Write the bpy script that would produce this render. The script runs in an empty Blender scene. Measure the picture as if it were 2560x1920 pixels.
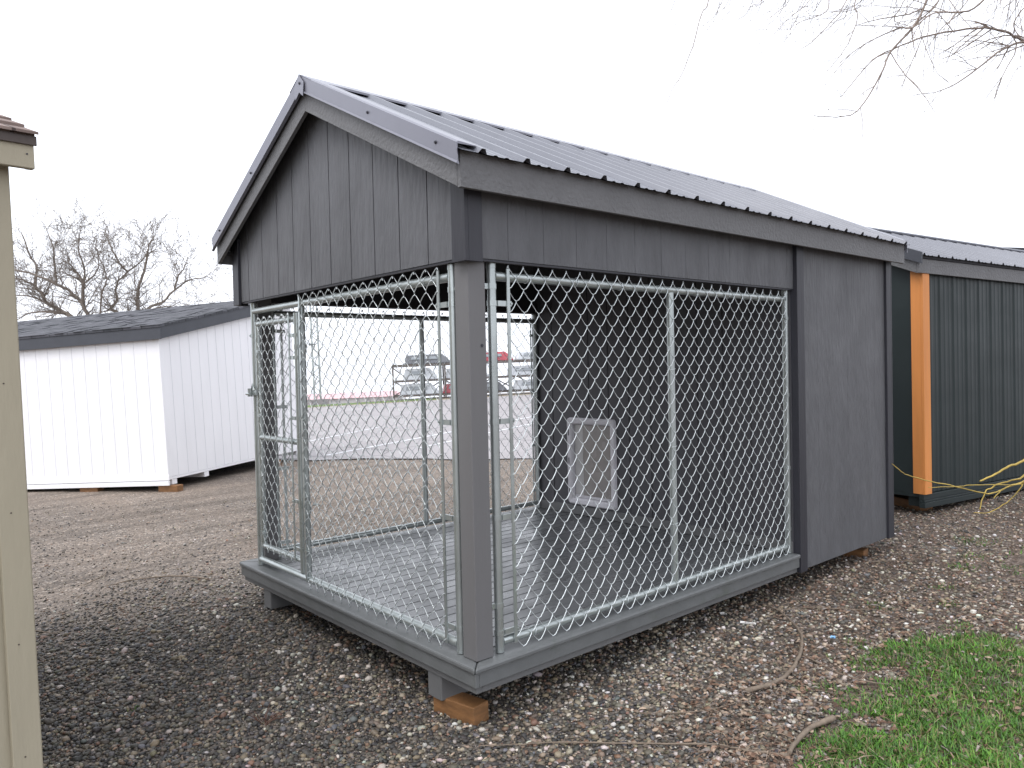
import bpy, math, random
import numpy as np
from mathutils import Matrix, Vector
random.seed(7); RNG = np.random.default_rng(7)
SC = bpy.context.scene
COL = SC.collection

# ------------------------------------------------------------------ camera
cam_d = bpy.data.cameras.new('camera'); cam = bpy.data.objects.new('camera', cam_d); COL.objects.link(cam)
CP = Vector((-1.82538, -2.35760, 1.19031))
R_ = Vector((0.75268249, -0.65704428, -0.04197485)); U_ = Vector((0.04786792, -0.00897305, 0.99881337)); F_ = Vector((0.65664125, 0.75379858, -0.02469749))
cam.matrix_world = Matrix(((R_.x, U_.x, -F_.x, CP.x), (R_.y, U_.y, -F_.y, CP.y), (R_.z, U_.z, -F_.z, CP.z), (0, 0, 0, 1)))
FPX = 1904.22
cam_d.sensor_width = 36; cam_d.lens = FPX * 36 / 2560; cam_d.clip_start = 0.05; cam_d.clip_end = 3000
SC.camera = cam
def pt(u, v, t):                       # a point t metres along the camera's forward axis on the sight line of photo pixel (u, v)
    return CP + (R_ * ((u - 1280) / FPX) + U_ * (-(v - 960) / FPX) + F_) * t

# ------------------------------------------------------------------ world: overcast sky
SUN_EL, SUN_AZ = math.radians(58), math.radians(188)      # azimuth measured from +X towards +Y
w = bpy.data.worlds.new('World'); SC.world = w; w.use_nodes = True
nt = w.node_tree; nt.nodes.clear()
sky = nt.nodes.new('ShaderNodeTexSky'); sky.sky_type = 'NISHITA'; sky.sun_disc = False
sky.sun_elevation = SUN_EL; sky.sun_rotation = math.radians(90) - SUN_AZ
sky.air_density = 1.0; sky.dust_density = 4.0; sky.ozone_density = 1.0
hsv = nt.nodes.new('ShaderNodeHueSaturation'); hsv.inputs['Saturation'].default_value = 0.12
mixw = nt.nodes.new('ShaderNodeMix'); mixw.data_type = 'RGBA'; mixw.inputs[0].default_value = 0.72
mixw.inputs[7].default_value = (8.9, 9.25, 10.1, 1)           # the even white cloud layer
bg = nt.nodes.new('ShaderNodeBackground'); bg.inputs[1].default_value = 0.13
wo = nt.nodes.new('ShaderNodeOutputWorld')
nt.links.new(sky.outputs[0], hsv.inputs['Color']); nt.links.new(hsv.outputs[0], mixw.inputs[6])
nt.links.new(mixw.outputs[2], bg.inputs[0]); nt.links.new(bg.outputs[0], wo.inputs[0])
# ------------------------------------------------------------------ sun behind the cloud
sd = bpy.data.lights.new('sun', 'SUN'); sd.energy = 0.85; sd.angle = math.radians(35); sd.color = (1, 0.97, 0.93)
sun = bpy.data.objects.new('sun', sd); COL.objects.link(sun)
sv = Vector((math.cos(SUN_EL) * math.cos(SUN_AZ), math.cos(SUN_EL) * math.sin(SUN_AZ), math.sin(SUN_EL)))
sun.rotation_euler = sv.to_track_quat('Z', 'Y').to_euler(); sun.location = (0, 0, 12)
# ------------------------------------------------------------------ exposure
SC.render.engine = 'CYCLES'
SC.view_settings.view_transform = 'Standard'; SC.view_settings.look = 'None'
SC.view_settings.exposure = 0.72; SC.view_settings.gamma = 1.0
SC.render.film_transparent = False

# ================================================================== helpers
def tag(o, label=None, cat=None, group=None, kind=None):
    if label: o['label'] = label
    if cat: o['category'] = cat
    if group: o['group'] = group
    if kind: o['kind'] = kind
    return o
def empty(name, mat=None, loc=None):
    o = bpy.data.objects.new(name, None); o.empty_display_size = 0.2; COL.objects.link(o)
    if mat is not None: o.matrix_world = mat
    if loc is not None: o.location = loc
    return o
class MB:
    def __init__(s): s.v = []; s.f = []; s.smooth = []; s.mi = []; s.cur = 0
    def add(s, vs, fs, sm=False):
        n = len(s.v); s.v.extend([tuple(p) for p in vs]); s.f.extend([tuple(i + n for i in f) for f in fs]); s.smooth.extend([sm] * len(fs)); s.mi.extend([s.cur] * len(fs)); return s
    def box(s, x0, x1, y0, y1, z0, z1):
        vs = [(x, y, z) for z in (z0, z1) for y in (y0, y1) for x in (x0, x1)]
        return s.add(vs, [(0, 2, 3, 1), (4, 5, 7, 6), (0, 1, 5, 4), (2, 6, 7, 3), (0, 4, 6, 2), (1, 3, 7, 5)])
    def obox(s, o, a, b, c):            # oriented box from a corner and three edge vectors
        o, a, b, c = map(Vector, (o, a, b, c))
        vs = [o, o + a, o + b, o + a + b, o + c, o + a + c, o + b + c, o + a + b + c]
        fs = [(0, 2, 3, 1), (4, 5, 7, 6), (0, 1, 5, 4), (2, 6, 7, 3), (0, 4, 6, 2), (1, 3, 7, 5)]
        if a.cross(b).dot(c) < 0: fs = [f[::-1] for f in fs]
        return s.add(vs, fs)
    def prism(s, poly, d):              # planar polygon (3-D points) swept by vector d
        n = len(poly); d = Vector(d); P = [Vector(p) for p in poly]
        nrm = Vector((0, 0, 0))
        for i in range(n): nrm += P[i].cross(P[(i + 1) % n])
        if nrm.dot(d) > 0: P = P[::-1]
        vs = P + [p + d for p in P]
        fs = [tuple(range(n)), tuple(range(2 * n - 1, n - 1, -1))] + [(i, i + n, (i + 1) % n + n, (i + 1) % n) for i in range(n)]
        fs = fs[:2] + [f[::-1] if False else f for f in fs[2:]]
        return s.add(vs, fs)
    def tube(s, pts, rad, n=8, cap=True, sm=True):
        P = [Vector(p) for p in pts]; m = len(P)
        rad = rad if hasattr(rad, '__len__') else [rad] * m
        vs = []; prev = None
        for i in range(m):
            t = (P[min(i + 1, m - 1)] - P[max(i - 1, 0)])
            t = t.normalized() if t.length > 1e-9 else Vector((0, 0, 1))
            if prev is None:
                a = Vector((0, 0, 1)) if abs(t.z) < 0.9 else Vector((1, 0, 0))
                x = t.cross(a).normalized()
            else:
                x = prev - t * prev.dot(t)
                x = x.normalized() if x.length > 1e-6 else t.orthogonal().normalized()
            prev = x; y = t.cross(x)
            for k in range(n):
                an = 2 * math.pi * k / n
                vs.append(P[i] + (x * math.cos(an) + y * math.sin(an)) * rad[i])
        fs = [(i * n + k, i * n + (k + 1) % n, (i + 1) * n + (k + 1) % n, (i + 1) * n + k) for i in range(m - 1) for k in range(n)]
        s.add(vs, fs, sm)
        if cap:
            s.add(vs[:n], [tuple(range(n))[::-1]]); s.add(vs[-n:], [tuple(range(n))])
        return s
    def build(s, name, m, parent=None, bevel=0):
        me = bpy.data.meshes.new(name); me.from_pydata(s.v, [], s.f)
        me.polygons.foreach_set('use_smooth', s.smooth); me.update()
        for q in (m if isinstance(m, (list, tuple)) else [m]): me.materials.append(q)
        me.polygons.foreach_set('material_index', s.mi)
        o = bpy.data.objects.new(name, me); COL.objects.link(o)
        if parent is not None: o.parent = parent
        if bevel:
            b = o.modifiers.new('bevel', 'BEVEL'); b.width = bevel; b.segments = 2; b.limit_method = 'ANGLE'; b.angle_limit = math.radians(40)
        return o

# ------------------------------------------------------------------ materials
def nodes(name):
    m = bpy.data.materials.new(name); m.use_nodes = True; t = m.node_tree
    return m, t, t.nodes['Principled BSDF'], t.nodes, t.links
def mat(name, col, rough=0.6, metal=0.0, var=0.12, vscale=6, bump=0.0, bscale=120, stretch=(1, 1, 1), bdist=0.002, stain=None, spec=0.5, alpha=None, rvar=0.0, trans=0.0):
    m, t, b, N, L = nodes(name)
    tc = N.new('ShaderNodeTexCoord'); mp = N.new('ShaderNodeMapping'); mp.inputs['Scale'].default_value = stretch
    L.new(tc.outputs['Object'], mp.inputs[0])
    n1 = N.new('ShaderNodeTexNoise'); n1.inputs['Scale'].default_value = vscale; n1.inputs['Detail'].default_value = 6; n1.inputs['Roughness'].default_value = 0.6
    L.new(mp.outputs[0], n1.inputs[0])
    rr = N.new('ShaderNodeValToRGB'); rr.color_ramp.elements[0].position = 0.3; rr.color_ramp.elements[1].position = 0.7
    lo = [c * (1 - var) for c in col]; hi = [min(1, c * (1 + var)) for c in col]
    rr.color_ramp.elements[0].color = (*lo, 1); rr.color_ramp.elements[1].color = (*hi, 1)
    L.new(n1.outputs[0], rr.inputs[0]); src = rr.outputs[0]
    if stain:
        n3 = N.new('ShaderNodeTexNoise'); n3.inputs['Scale'].default_value = stain[1]; n3.inputs['Detail'].default_value = 8; n3.inputs['Roughness'].default_value = 0.7
        L.new(tc.outputs['Object'], n3.inputs[0])
        r3 = N.new('ShaderNodeValToRGB'); r3.color_ramp.elements[0].position = stain[2]; r3.color_ramp.elements[1].position = stain[2] + 0.12
        L.new(n3.outputs[0], r3.inputs[0])
        mx = N.new('ShaderNodeMix'); mx.data_type = 'RGBA'; L.new(r3.outputs[0], mx.inputs[0]); L.new(src, mx.inputs[6]); mx.inputs[7].default_value = (*stain[0], 1); src = mx.outputs[2]
    L.new(src, b.inputs['Base Color'])
    b.inputs['Roughness'].default_value = rough; b.inputs['Metallic'].default_value = metal; b.inputs['Specular IOR Level'].default_value = spec
    if trans: b.inputs['Transmission Weight'].default_value = trans
    if rvar:
        mr = N.new('ShaderNodeMapRange'); mr.inputs[3].default_value = rough - rvar; mr.inputs[4].default_value = rough + rvar
        mr.inputs[1].default_value = 0.3; mr.inputs[2].default_value = 0.7
        n4 = N.new('ShaderNodeTexNoise'); n4.inputs['Scale'].default_value = 3.5; n4.inputs['Detail'].default_value = 4
        L.new(tc.outputs['Object'], n4.inputs[0]); L.new(n4.outputs[0], mr.inputs[0]); L.new(mr.outputs[0], b.inputs['Roughness'])
    if bump:
        n2 = N.new('ShaderNodeTexNoise'); n2.inputs['Scale'].default_value = bscale; n2.inputs['Detail'].default_value = 5
        L.new(mp.outputs[0], n2.inputs[0])
        bp = N.new('ShaderNodeBump'); bp.inputs['Strength'].default_value = bump; bp.inputs['Distance'].default_value = bdist
        L.new(n2.outputs[0], bp.inputs['Height']); L.new(bp.outputs[0], b.inputs['Normal'])
    return m
M = {}
M['siding'] = mat('grey_wood_siding', (0.098, 0.099, 0.107), 0.62, var=0.12, vscale=13, bump=1.0, bscale=42, stretch=(1, 1, 0.22), bdist=0.011, rvar=0.08)
M['board'] = mat('grey_painted_board', (0.128, 0.127, 0.131), 0.6, var=0.09, vscale=9, bump=1.0, bscale=55, bdist=0.006)
M['trim'] = mat('charcoal_trim', (0.026, 0.026, 0.034), 0.55, var=0.12, vscale=9, bump=0.8, bscale=45, stretch=(1, 1, 0.15), bdist=0.003)
M['post'] = mat('grey_painted_post', (0.137, 0.134, 0.137), 0.6, var=0.06, vscale=6, bump=0.5, bscale=70, stretch=(1, 1, 0.1), bdist=0.002)
M['interior'] = mat('shade_darkened_framing', (0.024, 0.023, 0.027), 0.8, var=0.2)  # near black: the shade inside and underneath is put into this colour
M['wallin'] = mat('shade_darkened_siding', (0.068, 0.067, 0.075), 0.65, var=0.08, vscale=9, bump=0.6, bscale=40, stretch=(1, 1, 0.15), bdist=0.003)  # the siding grey, darkened for the shade inside the run
M['deck'] = mat('composite_deck_board', (0.118, 0.121, 0.126), 0.32, var=0.16, vscale=14, bump=0.6, bscale=60, stretch=(0.12, 1, 1), bdist=0.0015, stain=((0.115, 0.12, 0.12), 2.2, 0.55), rvar=0.14)
M['deckrim'] = mat('composite_deck_rim', (0.128, 0.134, 0.136), 0.45, var=0.1, vscale=10, bump=0.4, bscale=50, bdist=0.0015, stain=((0.10, 0.11, 0.10), 3.2, 0.56), rvar=0.1)
M['skirt'] = mat('grey_deck_skirt', (0.130, 0.131, 0.133), 0.6, var=0.08, vscale=8, bump=0.5, bscale=50, bdist=0.0015)
M['galv'] = mat('galvanised_steel', (0.42, 0.455, 0.45), 0.33, metal=0.70, var=0.12, vscale=16, stretch=(1, 1, 0.3), bump=0.15, bscale=80, rvar=0.1)
M['wire'] = mat('galvanised_wire', (0.66, 0.70, 0.71), 0.36, metal=0.65, var=0.08, vscale=10)
M['roofmetal'] = mat('charcoal_ribbed_metal', (0.15, 0.155, 0.18), 0.33, metal=0.15, spec=0.6, var=0.06, vscale=3, bump=0.05, bscale=20, rvar=0.05)
M['flash'] = mat('grey_metal_flashing', (0.20, 0.20, 0.235), 0.36, metal=0.3, var=0.05, vscale=3, rvar=0.05)
M['screw'] = mat('dark_screw', (0.05, 0.05, 0.06), 0.5, metal=0.6)
M['plastic'] = mat('white_door_plastic', (0.58, 0.565, 0.60), 0.4, var=0.05, vscale=10, stain=((0.45, 0.43, 0.42), 9, 0.6))
M['flap'] = mat('smoky_vinyl_flap', (0.27, 0.25, 0.24), 0.3, var=0.15, vscale=5, rvar=0.1)
M['doorreveal'] = mat('pale_door_reveal', (0.42, 0.41, 0.41), 0.35, var=0.1, vscale=5)
M['brownwood'] = mat('treated_brown_timber', (0.20, 0.095, 0.035), 0.7, var=0.35, vscale=9, stretch=(1, 1, 4), bump=0.6, bscale=60, bdist=0.002, stain=((0.10, 0.05, 0.02), 6, 0.58))
M['whitesiding'] = mat('white_wood_siding', (0.84, 0.835, 0.855), 0.55, var=0.03, vscale=5, bump=0.3, bscale=30, stretch=(1, 1, 0.2), bdist=0.002)
M['slate'] = mat('dark_slate_board', (0.052, 0.056, 0.068), 0.6, var=0.1, vscale=6, bump=0.3)
M['darksteel'] = mat('dark_green_grey_wall_metal', (0.022, 0.030, 0.031), 0.5, metal=0.0, spec=0.3, var=0.1, vscale=2, rvar=0.06)
M['cedar'] = mat('orange_stained_board', (0.64, 0.245, 0.065), 0.6, var=0.16, vscale=7, stretch=(1, 1, 0.08), bump=0.4, bscale=50, bdist=0.001, stain=((0.50, 0.17, 0.04), 12, 0.66))
M['beige'] = mat('beige_painted_siding', (0.365, 0.325, 0.24), 0.7, var=0.06, vscale=4, bump=0.9, bscale=30, stretch=(1, 1, 0.22), bdist=0.004)
M['drip'] = mat('brown_metal_drip_edge', (0.06, 0.042, 0.035), 0.5, var=0.15)
M['bark'] = mat('grey_brown_bark', (0.19, 0.16, 0.135), 0.9, var=0.3, vscale=20, bump=0.5, bscale=30, stain=((0.14, 0.12, 0.045), 1.5, 0.62))
M['willow'] = mat('brown_willow_twig', (0.25, 0.20, 0.17), 0.8, var=0.3, vscale=6)
M['yellow'] = mat('yellow_willow_twig', (0.42, 0.30, 0.065), 0.6, var=0.35, vscale=9, stain=((0.22, 0.12, 0.06), 14, 0.6))
M['stick'] = mat('grey_fallen_stick', (0.185, 0.145, 0.11), 0.85, var=0.3, vscale=30)
M['rust'] = mat('weathered_rack_steel', (0.14, 0.12, 0.11), 0.7, metal=0.2, var=0.35, vscale=3)
M['capwhite'] = mat('white_fibreglass', (0.50, 0.52, 0.55), 0.25, var=0.03)
M['capgrey'] = mat('grey_fibreglass', (0.15, 0.155, 0.17), 0.25, var=0.06)
M['capred'] = mat('red_fibreglass', (0.40, 0.07, 0.09), 0.25, var=0.06)
M['glass'] = mat('dark_window_glass', (0.24, 0.26, 0.28), 0.1, var=0.05)
M['blue'] = mat('pale_blue_plastic', (0.25, 0.50, 0.80), 0.4, var=0.2)
M['paper'] = mat('white_paper', (0.75, 0.73, 0.70), 0.7, var=0.1)
M['farred'] = mat('faded_red_roof', (0.62, 0.40, 0.42), 0.7, var=0.1)
M['farwall'] = mat('far_white_wall', (0.7, 0.7, 0.7), 0.7, var=0.05)

def shingle(name, c1, c2):
    m, t, b, N, L = nodes(name)
    tc = N.new('ShaderNodeTexCoord')
    vo = N.new('ShaderNodeTexBrick'); vo.inputs['Scale'].default_value = 1.0
    vo.inputs['Brick Width'].default_value = 0.30; vo.inputs['Row Height'].default_value = 0.14; vo.inputs['Mortar Size'].default_value = 0.006; vo.offset = 0.37
    vo.inputs['Color1'].default_value = (*c1, 1); vo.inputs['Color2'].default_value = (*c2, 1); vo.inputs['Mortar'].default_value = (c1[0] * .4, c1[1] * .4, c1[2] * .4, 1); vo.inputs['Bias'].default_value = 0
    L.new(tc.outputs['Object'], vo.inputs[0])
    n = N.new('ShaderNodeTexNoise'); n.inputs['Scale'].default_value = 9; n.inputs['Detail'].default_value = 8; L.new(tc.outputs['Object'], n.inputs[0])
    mx = N.new('ShaderNodeMix'); mx.data_type = 'RGBA'; mx.blend_type = 'OVERLAY'; mx.inputs[0].default_value = 0.8
    L.new(vo.outputs[0], mx.inputs[6]); L.new(n.outputs[0], mx.inputs[7]); L.new(mx.outputs[2], b.inputs['Base Color'])
    b.inputs['Roughness'].default_value = 0.95
    bp = N.new('ShaderNodeBump'); bp.inputs['Strength'].default_value = 0.6; bp.inputs['Distance'].default_value = 0.006
    L.new(n.outputs[0], bp.inputs['Height']); L.new(bp.outputs[0], b.inputs['Normal'])
    return m
M['shingle'] = shingle('dark_grey_shingles', (0.055, 0.058, 0.066), (0.10, 0.10, 0.115))
M['shinglebrown'] = shingle('brown_shingles', (0.17, 0.125, 0.11), (0.25, 0.19, 0.165))

def vcol_mat(name, rough=0.6, trans=0.0):
    m, t, b, N, L = nodes(name)
    a = N.new('ShaderNodeAttribute'); a.attribute_name = 'tint'; L.new(a.outputs[0], b.inputs['Base Color'])
    b.inputs['Roughness'].default_value = rough
    if trans: b.inputs['Subsurface Weight'].default_value = 0
    return m
M['pebble'] = vcol_mat('loose_pebbles', 0.55); M['litter'] = vcol_mat('dead_leaf_litter', 0.85); M['grass'] = vcol_mat('grass_blades', 0.5)

# ================================================================== ground
def smooth(a, b, x): t = np.clip((x - a) / (b - a), 0, 1); return t * t * (3 - 2 * t)
def gh(x, y):
    x = np.asarray(x, float); y = np.asarray(y, float)
    z = -0.312 + 0.095 * np.exp(-(((x - 0.1) / 1.3) ** 2 + ((y - 2.3) / 1.3) ** 2))
    z = z + 0.010 * np.sin(x * 1.7 + y * 0.9) * np.sin(y * 1.3 - x * 0.6) * np.exp(-((x - 1) ** 2 + (y - 1) ** 2) / 300)
    z = z + 0.006 * np.sin(x * 4.1 + 1.0) * np.sin(y * 5.3)
    z = z + 0.03 * smooth(2.4, 4.0, x) * smooth(1.5, -.2, y) * smooth(-3, -0.5, y)
    far_ = (x - 13.637) * 0.2853 + (y - 28.957) * 0.9584 - 1.2
    z = z - 0.05 * np.clip(far_ - 2.5, 0, None)
    return z
def ground_material():
    m, t, b, N, L = nodes('gravel_ground')
    tc = N.new('ShaderNodeTexCoord'); P = tc.outputs['Object']
    def noise(s, d=6, r=0.6, vec=P):
        n = N.new('ShaderNodeTexNoise'); n.inputs['Scale'].default_value = s; n.inputs['Detail'].default_value = d; n.inputs['Roughness'].default_value = r; L.new(vec, n.inputs[0]); return n.outputs[0]
    def ramp(src, *st):
        r = N.new('ShaderNodeValToRGB'); e = r.color_ramp.elements
        while len(e) < len(st): e.new(0.5)
        for i, (p, c) in enumerate(st): e[i].position = p; e[i].color = (*c, 1)
        L.new(src, r.inputs[0]); return r.outputs[0]
    def mix(f, a, c, bt='MIX'):
        x = N.new('ShaderNodeMix'); x.data_type = 'RGBA'; x.blend_type = bt
        for s, i in ((f, 0), (a, 6), (c, 7)):
            if isinstance(s, (int, float)): x.inputs[i].default_value = s
            elif isinstance(s, tuple): x.inputs[i].default_value = (*s, 1)
            else: L.new(s, x.inputs[i])
        return x.outputs[2]
    def math_(op, a, c):
        x = N.new('ShaderNodeMath'); x.operation = op
        for s, i in ((a, 0), (c, 1)):
            if isinstance(s, (int, float)): x.inputs[i].default_value = s
            else: L.new(s, x.inputs[i])
        return x.outputs[0]
    def vor(s):
        v = N.new('ShaderNodeTexVoronoi'); v.inputs['Scale'].default_value = s; v.inputs['Randomness'].default_value = 1
        L.new(P, v.inputs[0]); return v
    v1 = vor(75); sep = N.new('ShaderNodeSeparateColor'); L.new(v1.outputs['Color'], sep.inputs[0])
    stones = ramp(sep.outputs[0], (0.0, (0.05, 0.05, 0.055)), (0.35, (0.15, 0.135, 0.12)), (0.65, (0.24, 0.205, 0.17)), (0.88, (0.36, 0.31, 0.27)), (1.0, (0.60, 0.57, 0.54)))
    edge = ramp(v1.outputs['Distance'], (0.0, (1, 1, 1)), (0.55, (0.9, 0.9, 0.9)), (0.9, (0.35, 0.33, 0.3)))
    stones = mix(0.8, stones, edge, 'MULTIPLY')
    v2 = vor(28); sep2 = N.new('ShaderNodeSeparateColor'); L.new(v2.outputs['Color'], sep2.inputs[0])
    big = ramp(sep2.outputs[1], (0.0, (0.7, 0.7, 0.7)), (0.8, (1.05, 1.02, 1.0)), (1.0, (1.5, 1.45, 1.4)))
    stones = mix(1.0, stones, big, 'MULTIPLY')
    sand = ramp(noise(45, 8, 0.75), (0.3, (0.13, 0.10, 0.078)), (0.55, (0.235, 0.185, 0.145)), (0.75, (0.34, 0.28, 0.23)))
    sand = mix(0.45, sand, stones)
    # sandy drive beyond, larger loose stones near
    mps = N.new('ShaderNodeMapping'); mps.inputs['Scale'].default_value = (1, 0.35, 1); mps.inputs['Rotation'].default_value = (0, 0, 0.7); L.new(P, mps.inputs[0])
    patch = ramp(noise(1.1, 7, 0.65, mps.outputs[0]), (0.40, (0, 0, 0)), (0.58, (1, 1, 1)))
    sx = N.new('ShaderNodeSeparateXYZ'); L.new(P, sx.inputs[0])
    yy = math_('ADD', sx.outputs[1], math_('MULTIPLY', math_('SUBTRACT', noise(1.3, 4), 0.5), 1.6))
    far = N.new('ShaderNodeMapRange'); far.inputs[1].default_value = 1.9; far.inputs[2].default_value = 3.9; L.new(yy, far.inputs[0])
    fm = N.new('ShaderNodeMath'); fm.operation = 'MULTIPLY'; L.new(far.outputs[0], fm.inputs[0]); L.new(patch, fm.inputs[1]); 
    col = mix(fm.outputs[0], mix(far.outputs[0], mix(0.5, stones, (0.045, 0.04, 0.036)), mix(0.5, stones, sand)), sand)
    # brown mulch and soil strip along the grass
    xx = math_('SUBTRACT', math_('MULTIPLY', sx.outputs[0], 0.42), math_('MULTIPLY', sx.outputs[1], 1.0))
    xx = math_('ADD', xx, math_('MULTIPLY', math_('SUBTRACT', noise(2.2, 6), 0.5), 1.2))
    mul = N.new('ShaderNodeMapRange'); mul.inputs[1].default_value = 0.75; mul.inputs[2].default_value = 1.35; L.new(xx, mul.inputs[0])
    mulch = ramp(noise(60, 7, 0.8), (0.35, (0.032, 0.019, 0.013)), (0.52, (0.09, 0.055, 0.038)), (0.7, (0.19, 0.125, 0.09)))
    mulch = mix(0.35, mulch, stones)
    ml = N.new('ShaderNodeMath'); ml.operation = 'MULTIPLY'; L.new(mul.outputs[0], ml.inputs[0]); ml.inputs[1].default_value = 0.85
    col = mix(ml.outputs[0], col, mulch)
    mpt = N.new('ShaderNodeMapping'); mpt.inputs['Rotation'].default_value = (0, 0, 0.62); mpt.inputs['Scale'].default_value = (0.25, 2.2, 1); L.new(P, mpt.inputs[0])
    trk = ramp(noise(1.0, 6, 0.7, mpt.outputs[0]), (0.38, (0.66, 0.64, 0.62)), (0.5, (0.96, 0.95, 0.94)), (0.68, (1.12, 1.1, 1.08)))
    col = mix(far.outputs[0], col, mix(1.0, col, trk, 'MULTIPLY'))
    dist = ramp(noise(0.35, 5, 0.6), (0.35, (0.82, 0.82, 0.82)), (0.65, (1.12, 1.1, 1.08)))
    col = mix(1.0, col, dist, 'MULTIPLY')
    L.new(col, b.inputs['Base Color']); b.inputs['Roughness'].default_value = 0.85
    bp = N.new('ShaderNodeBump'); bp.inputs['Strength'].default_value = 0.8; bp.inputs['Distance'].default_value = 0.008; bp.invert = True
    L.new(v1.outputs['Distance'], bp.inputs['Height']); L.new(bp.outputs[0], b.inputs['Normal'])
    return m
def grid_axis(fine_lo, fine_hi, step, far):
    a = list(np.arange(fine_lo, fine_hi + 1e-6, step)); d = step
    while a[-1] < far: d *= 1.25; a.append(a[-1] + d)
    d = step
    while a[0] > -far: d *= 1.25; a.insert(0, a[0] - d)
    return np.array(a)
gx = grid_axis(-3, 8, 0.08, 900); gy = grid_axis(-4, 9, 0.08, 900)
X, Y = np.meshgrid(gx, gy); Z = gh(X, Y)
me = bpy.data.meshes.new('ground'); nx, ny = len(gx), len(gy)
idx = np.arange(nx * ny).reshape(ny, nx)
F = np.stack([idx[:-1, :-1], idx[:-1, 1:], idx[1:, 1:], idx[1:, :-1]], -1).reshape(-1, 4)
me.from_pydata(np.stack([X, Y, Z], -1).reshape(-1, 3).tolist(), [], F.tolist()); me.polygons.foreach_set('use_smooth', [True] * len(F))
me.materials.append(ground_material())
ground = bpy.data.objects.new('ground', me); COL.objects.link(ground)
tag(ground, 'brown and grey gravel yard ground under the sheds', 'ground', kind='structure')

# ------------------------------------------------------------------ parking lot
def asphalt():
    m, t, b, N, L = nodes('pale_asphalt')
    tc = N.new('ShaderNodeTexCoord')
    n = N.new('ShaderNodeTexNoise'); n.inputs['Scale'].default_value = 0.5; n.inputs['Detail'].default_value = 10; n.inputs['Roughness'].default_value = 0.7
    L.new(tc.outputs['Object'], n.inputs[0])
    r = N.new('ShaderNodeValToRGB'); r.color_ramp.elements[0].position = 0.3; r.color_ramp.elements[0].color = (0.275, 0.255, 0.258, 1); r.color_ramp.elements[1].position = 0.7; r.color_ramp.elements[1].color = (0.335, 0.315, 0.32, 1)
    L.new(n.outputs[0], r.inputs[0])
    wv = N.new('ShaderNodeTexVoronoi'); wv.feature = 'DISTANCE_TO_EDGE'; wv.inputs['Scale'].default_value = 0.35
    nz = N.new('ShaderNodeMix'); nz.data_type = 'RGBA'; nz.inputs[0].default_value = 0.12; L.new(tc.outputs['Object'], nz.inputs[6]); L.new(n.outputs['Color'], nz.inputs[7]); L.new(nz.outputs[2], wv.inputs[0])
    cr = N.new('ShaderNodeValToRGB'); cr.color_ramp.elements[0].position = 0.004; cr.color_ramp.elements[0].color = (0.6, 0.6, 0.6, 1); cr.color_ramp.elements[1].position = 0.012; cr.color_ramp.elements[1].color = (1, 1, 1, 1)
    L.new(wv.outputs[0], cr.inputs[0])
    mx = N.new('ShaderNodeMix'); mx.data_type = 'RGBA'; mx.blend_type = 'MULTIPLY'; mx.inputs[0].default_value = 1; L.new(r.outputs[0], mx.inputs[6]); L.new(cr.outputs[0], mx.inputs[7])
    L.new(mx.outputs[2], b.inputs['Base Color']); b.inputs['Roughness'].default_value = 0.75
    return m
M['asphalt'] = asphalt()
M['linewhite'] = mat('worn_white_paint', (0.60, 0.60, 0.62), 0.7, var=0.15, vscale=3)
M['lineyellow'] = mat('faded_yellow_paint', (0.60, 0.48, 0.16), 0.7, var=0.15, vscale=3)
ne = Vector((0.527, -0.850, 0)); nf = Vector((0.850, 0.527, 0))     # along the near edge, and away from it
lp = Vector((4.45, 9.45, -0.295))
a_, b_, c_, d_ = lp - ne * 20, lp + ne * 60, lp + ne * 60 + nf * 20, lp - ne * 20 + nf * 20
lot = MB()
near = [lp + ne * s + nf * (0.10 * math.sin(s * 1.9) + 0.06 * math.sin(s * 4.7)) for s in np.arange(-20, 60.1, 0.4)]
farl, farr = Vector((13.637, 28.957, -0.295)), Vector((24.056, 25.856, -0.295)); fd = (farr - farl).normalized()
F1, F2 = farl - fd * 25, farr + fd * 70
lot.add([*near, F2, F1], [tuple(range(len(near) + 2))[::-1]] if (ne.cross(nf)).z < 0 else [tuple(range(len(near) + 2))])
lo = lot.build('parking_lot', M['asphalt']); tag(lo, 'pale grey asphalt parking lot behind the kennel', 'parking lot', kind='structure')
for nm, p, q, wd, mt in (('painted_line', (4.6, 10.2), (17.5, 15.5), 0.12, 'linewhite'), ('painted_line', (6.2, 9.6), (12.2, 12.2), 0.10, 'linewhite'), ('painted_line', (5.6, 13.1), (8.7, 15.1), 0.10, 'linewhite'), ('edge_line', tuple((farl - nf * 0.4 - fd * 8)[:2]), tuple((farl - nf * .4 + fd * 14)[:2]), 0.16, 'lineyellow')):
    p = Vector((*p, -0.290)); q = Vector((*q, -0.290)); s = (q - p).normalized().cross(Vector((0, 0, 1))) * wd / 2
    o = MB().add([p - s, q - s, q + s, p + s][::1], [(0, 3, 2, 1)] if True else []).build(nm, M[mt], lo)
# verge of grass at the far edge of the lot
vg = MB(); s0 = farl - fd * 20; L_ = 26
vs = [s0 + Vector((0, 0, .012)), s0 + fd * L_ + Vector((0, 0, .012)), s0 + fd * L_ + Vector((-fd.y, fd.x, 0)) * 1.3 + Vector((0, 0, .012)), s0 + Vector((-fd.y, fd.x, 0)) * 3.6 + Vector((0, 0, .012))]
vg.add(vs, [(0, 1, 2, 3)])
M['verge'] = mat('green_verge', (0.10, 0.16, 0.04), 0.9, var=0.3, vscale=4)
tag(vg.build('grass_verge', M['verge']), 'thin green grass verge along the far edge of the lot', 'grass verge', kind='structure')

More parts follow.
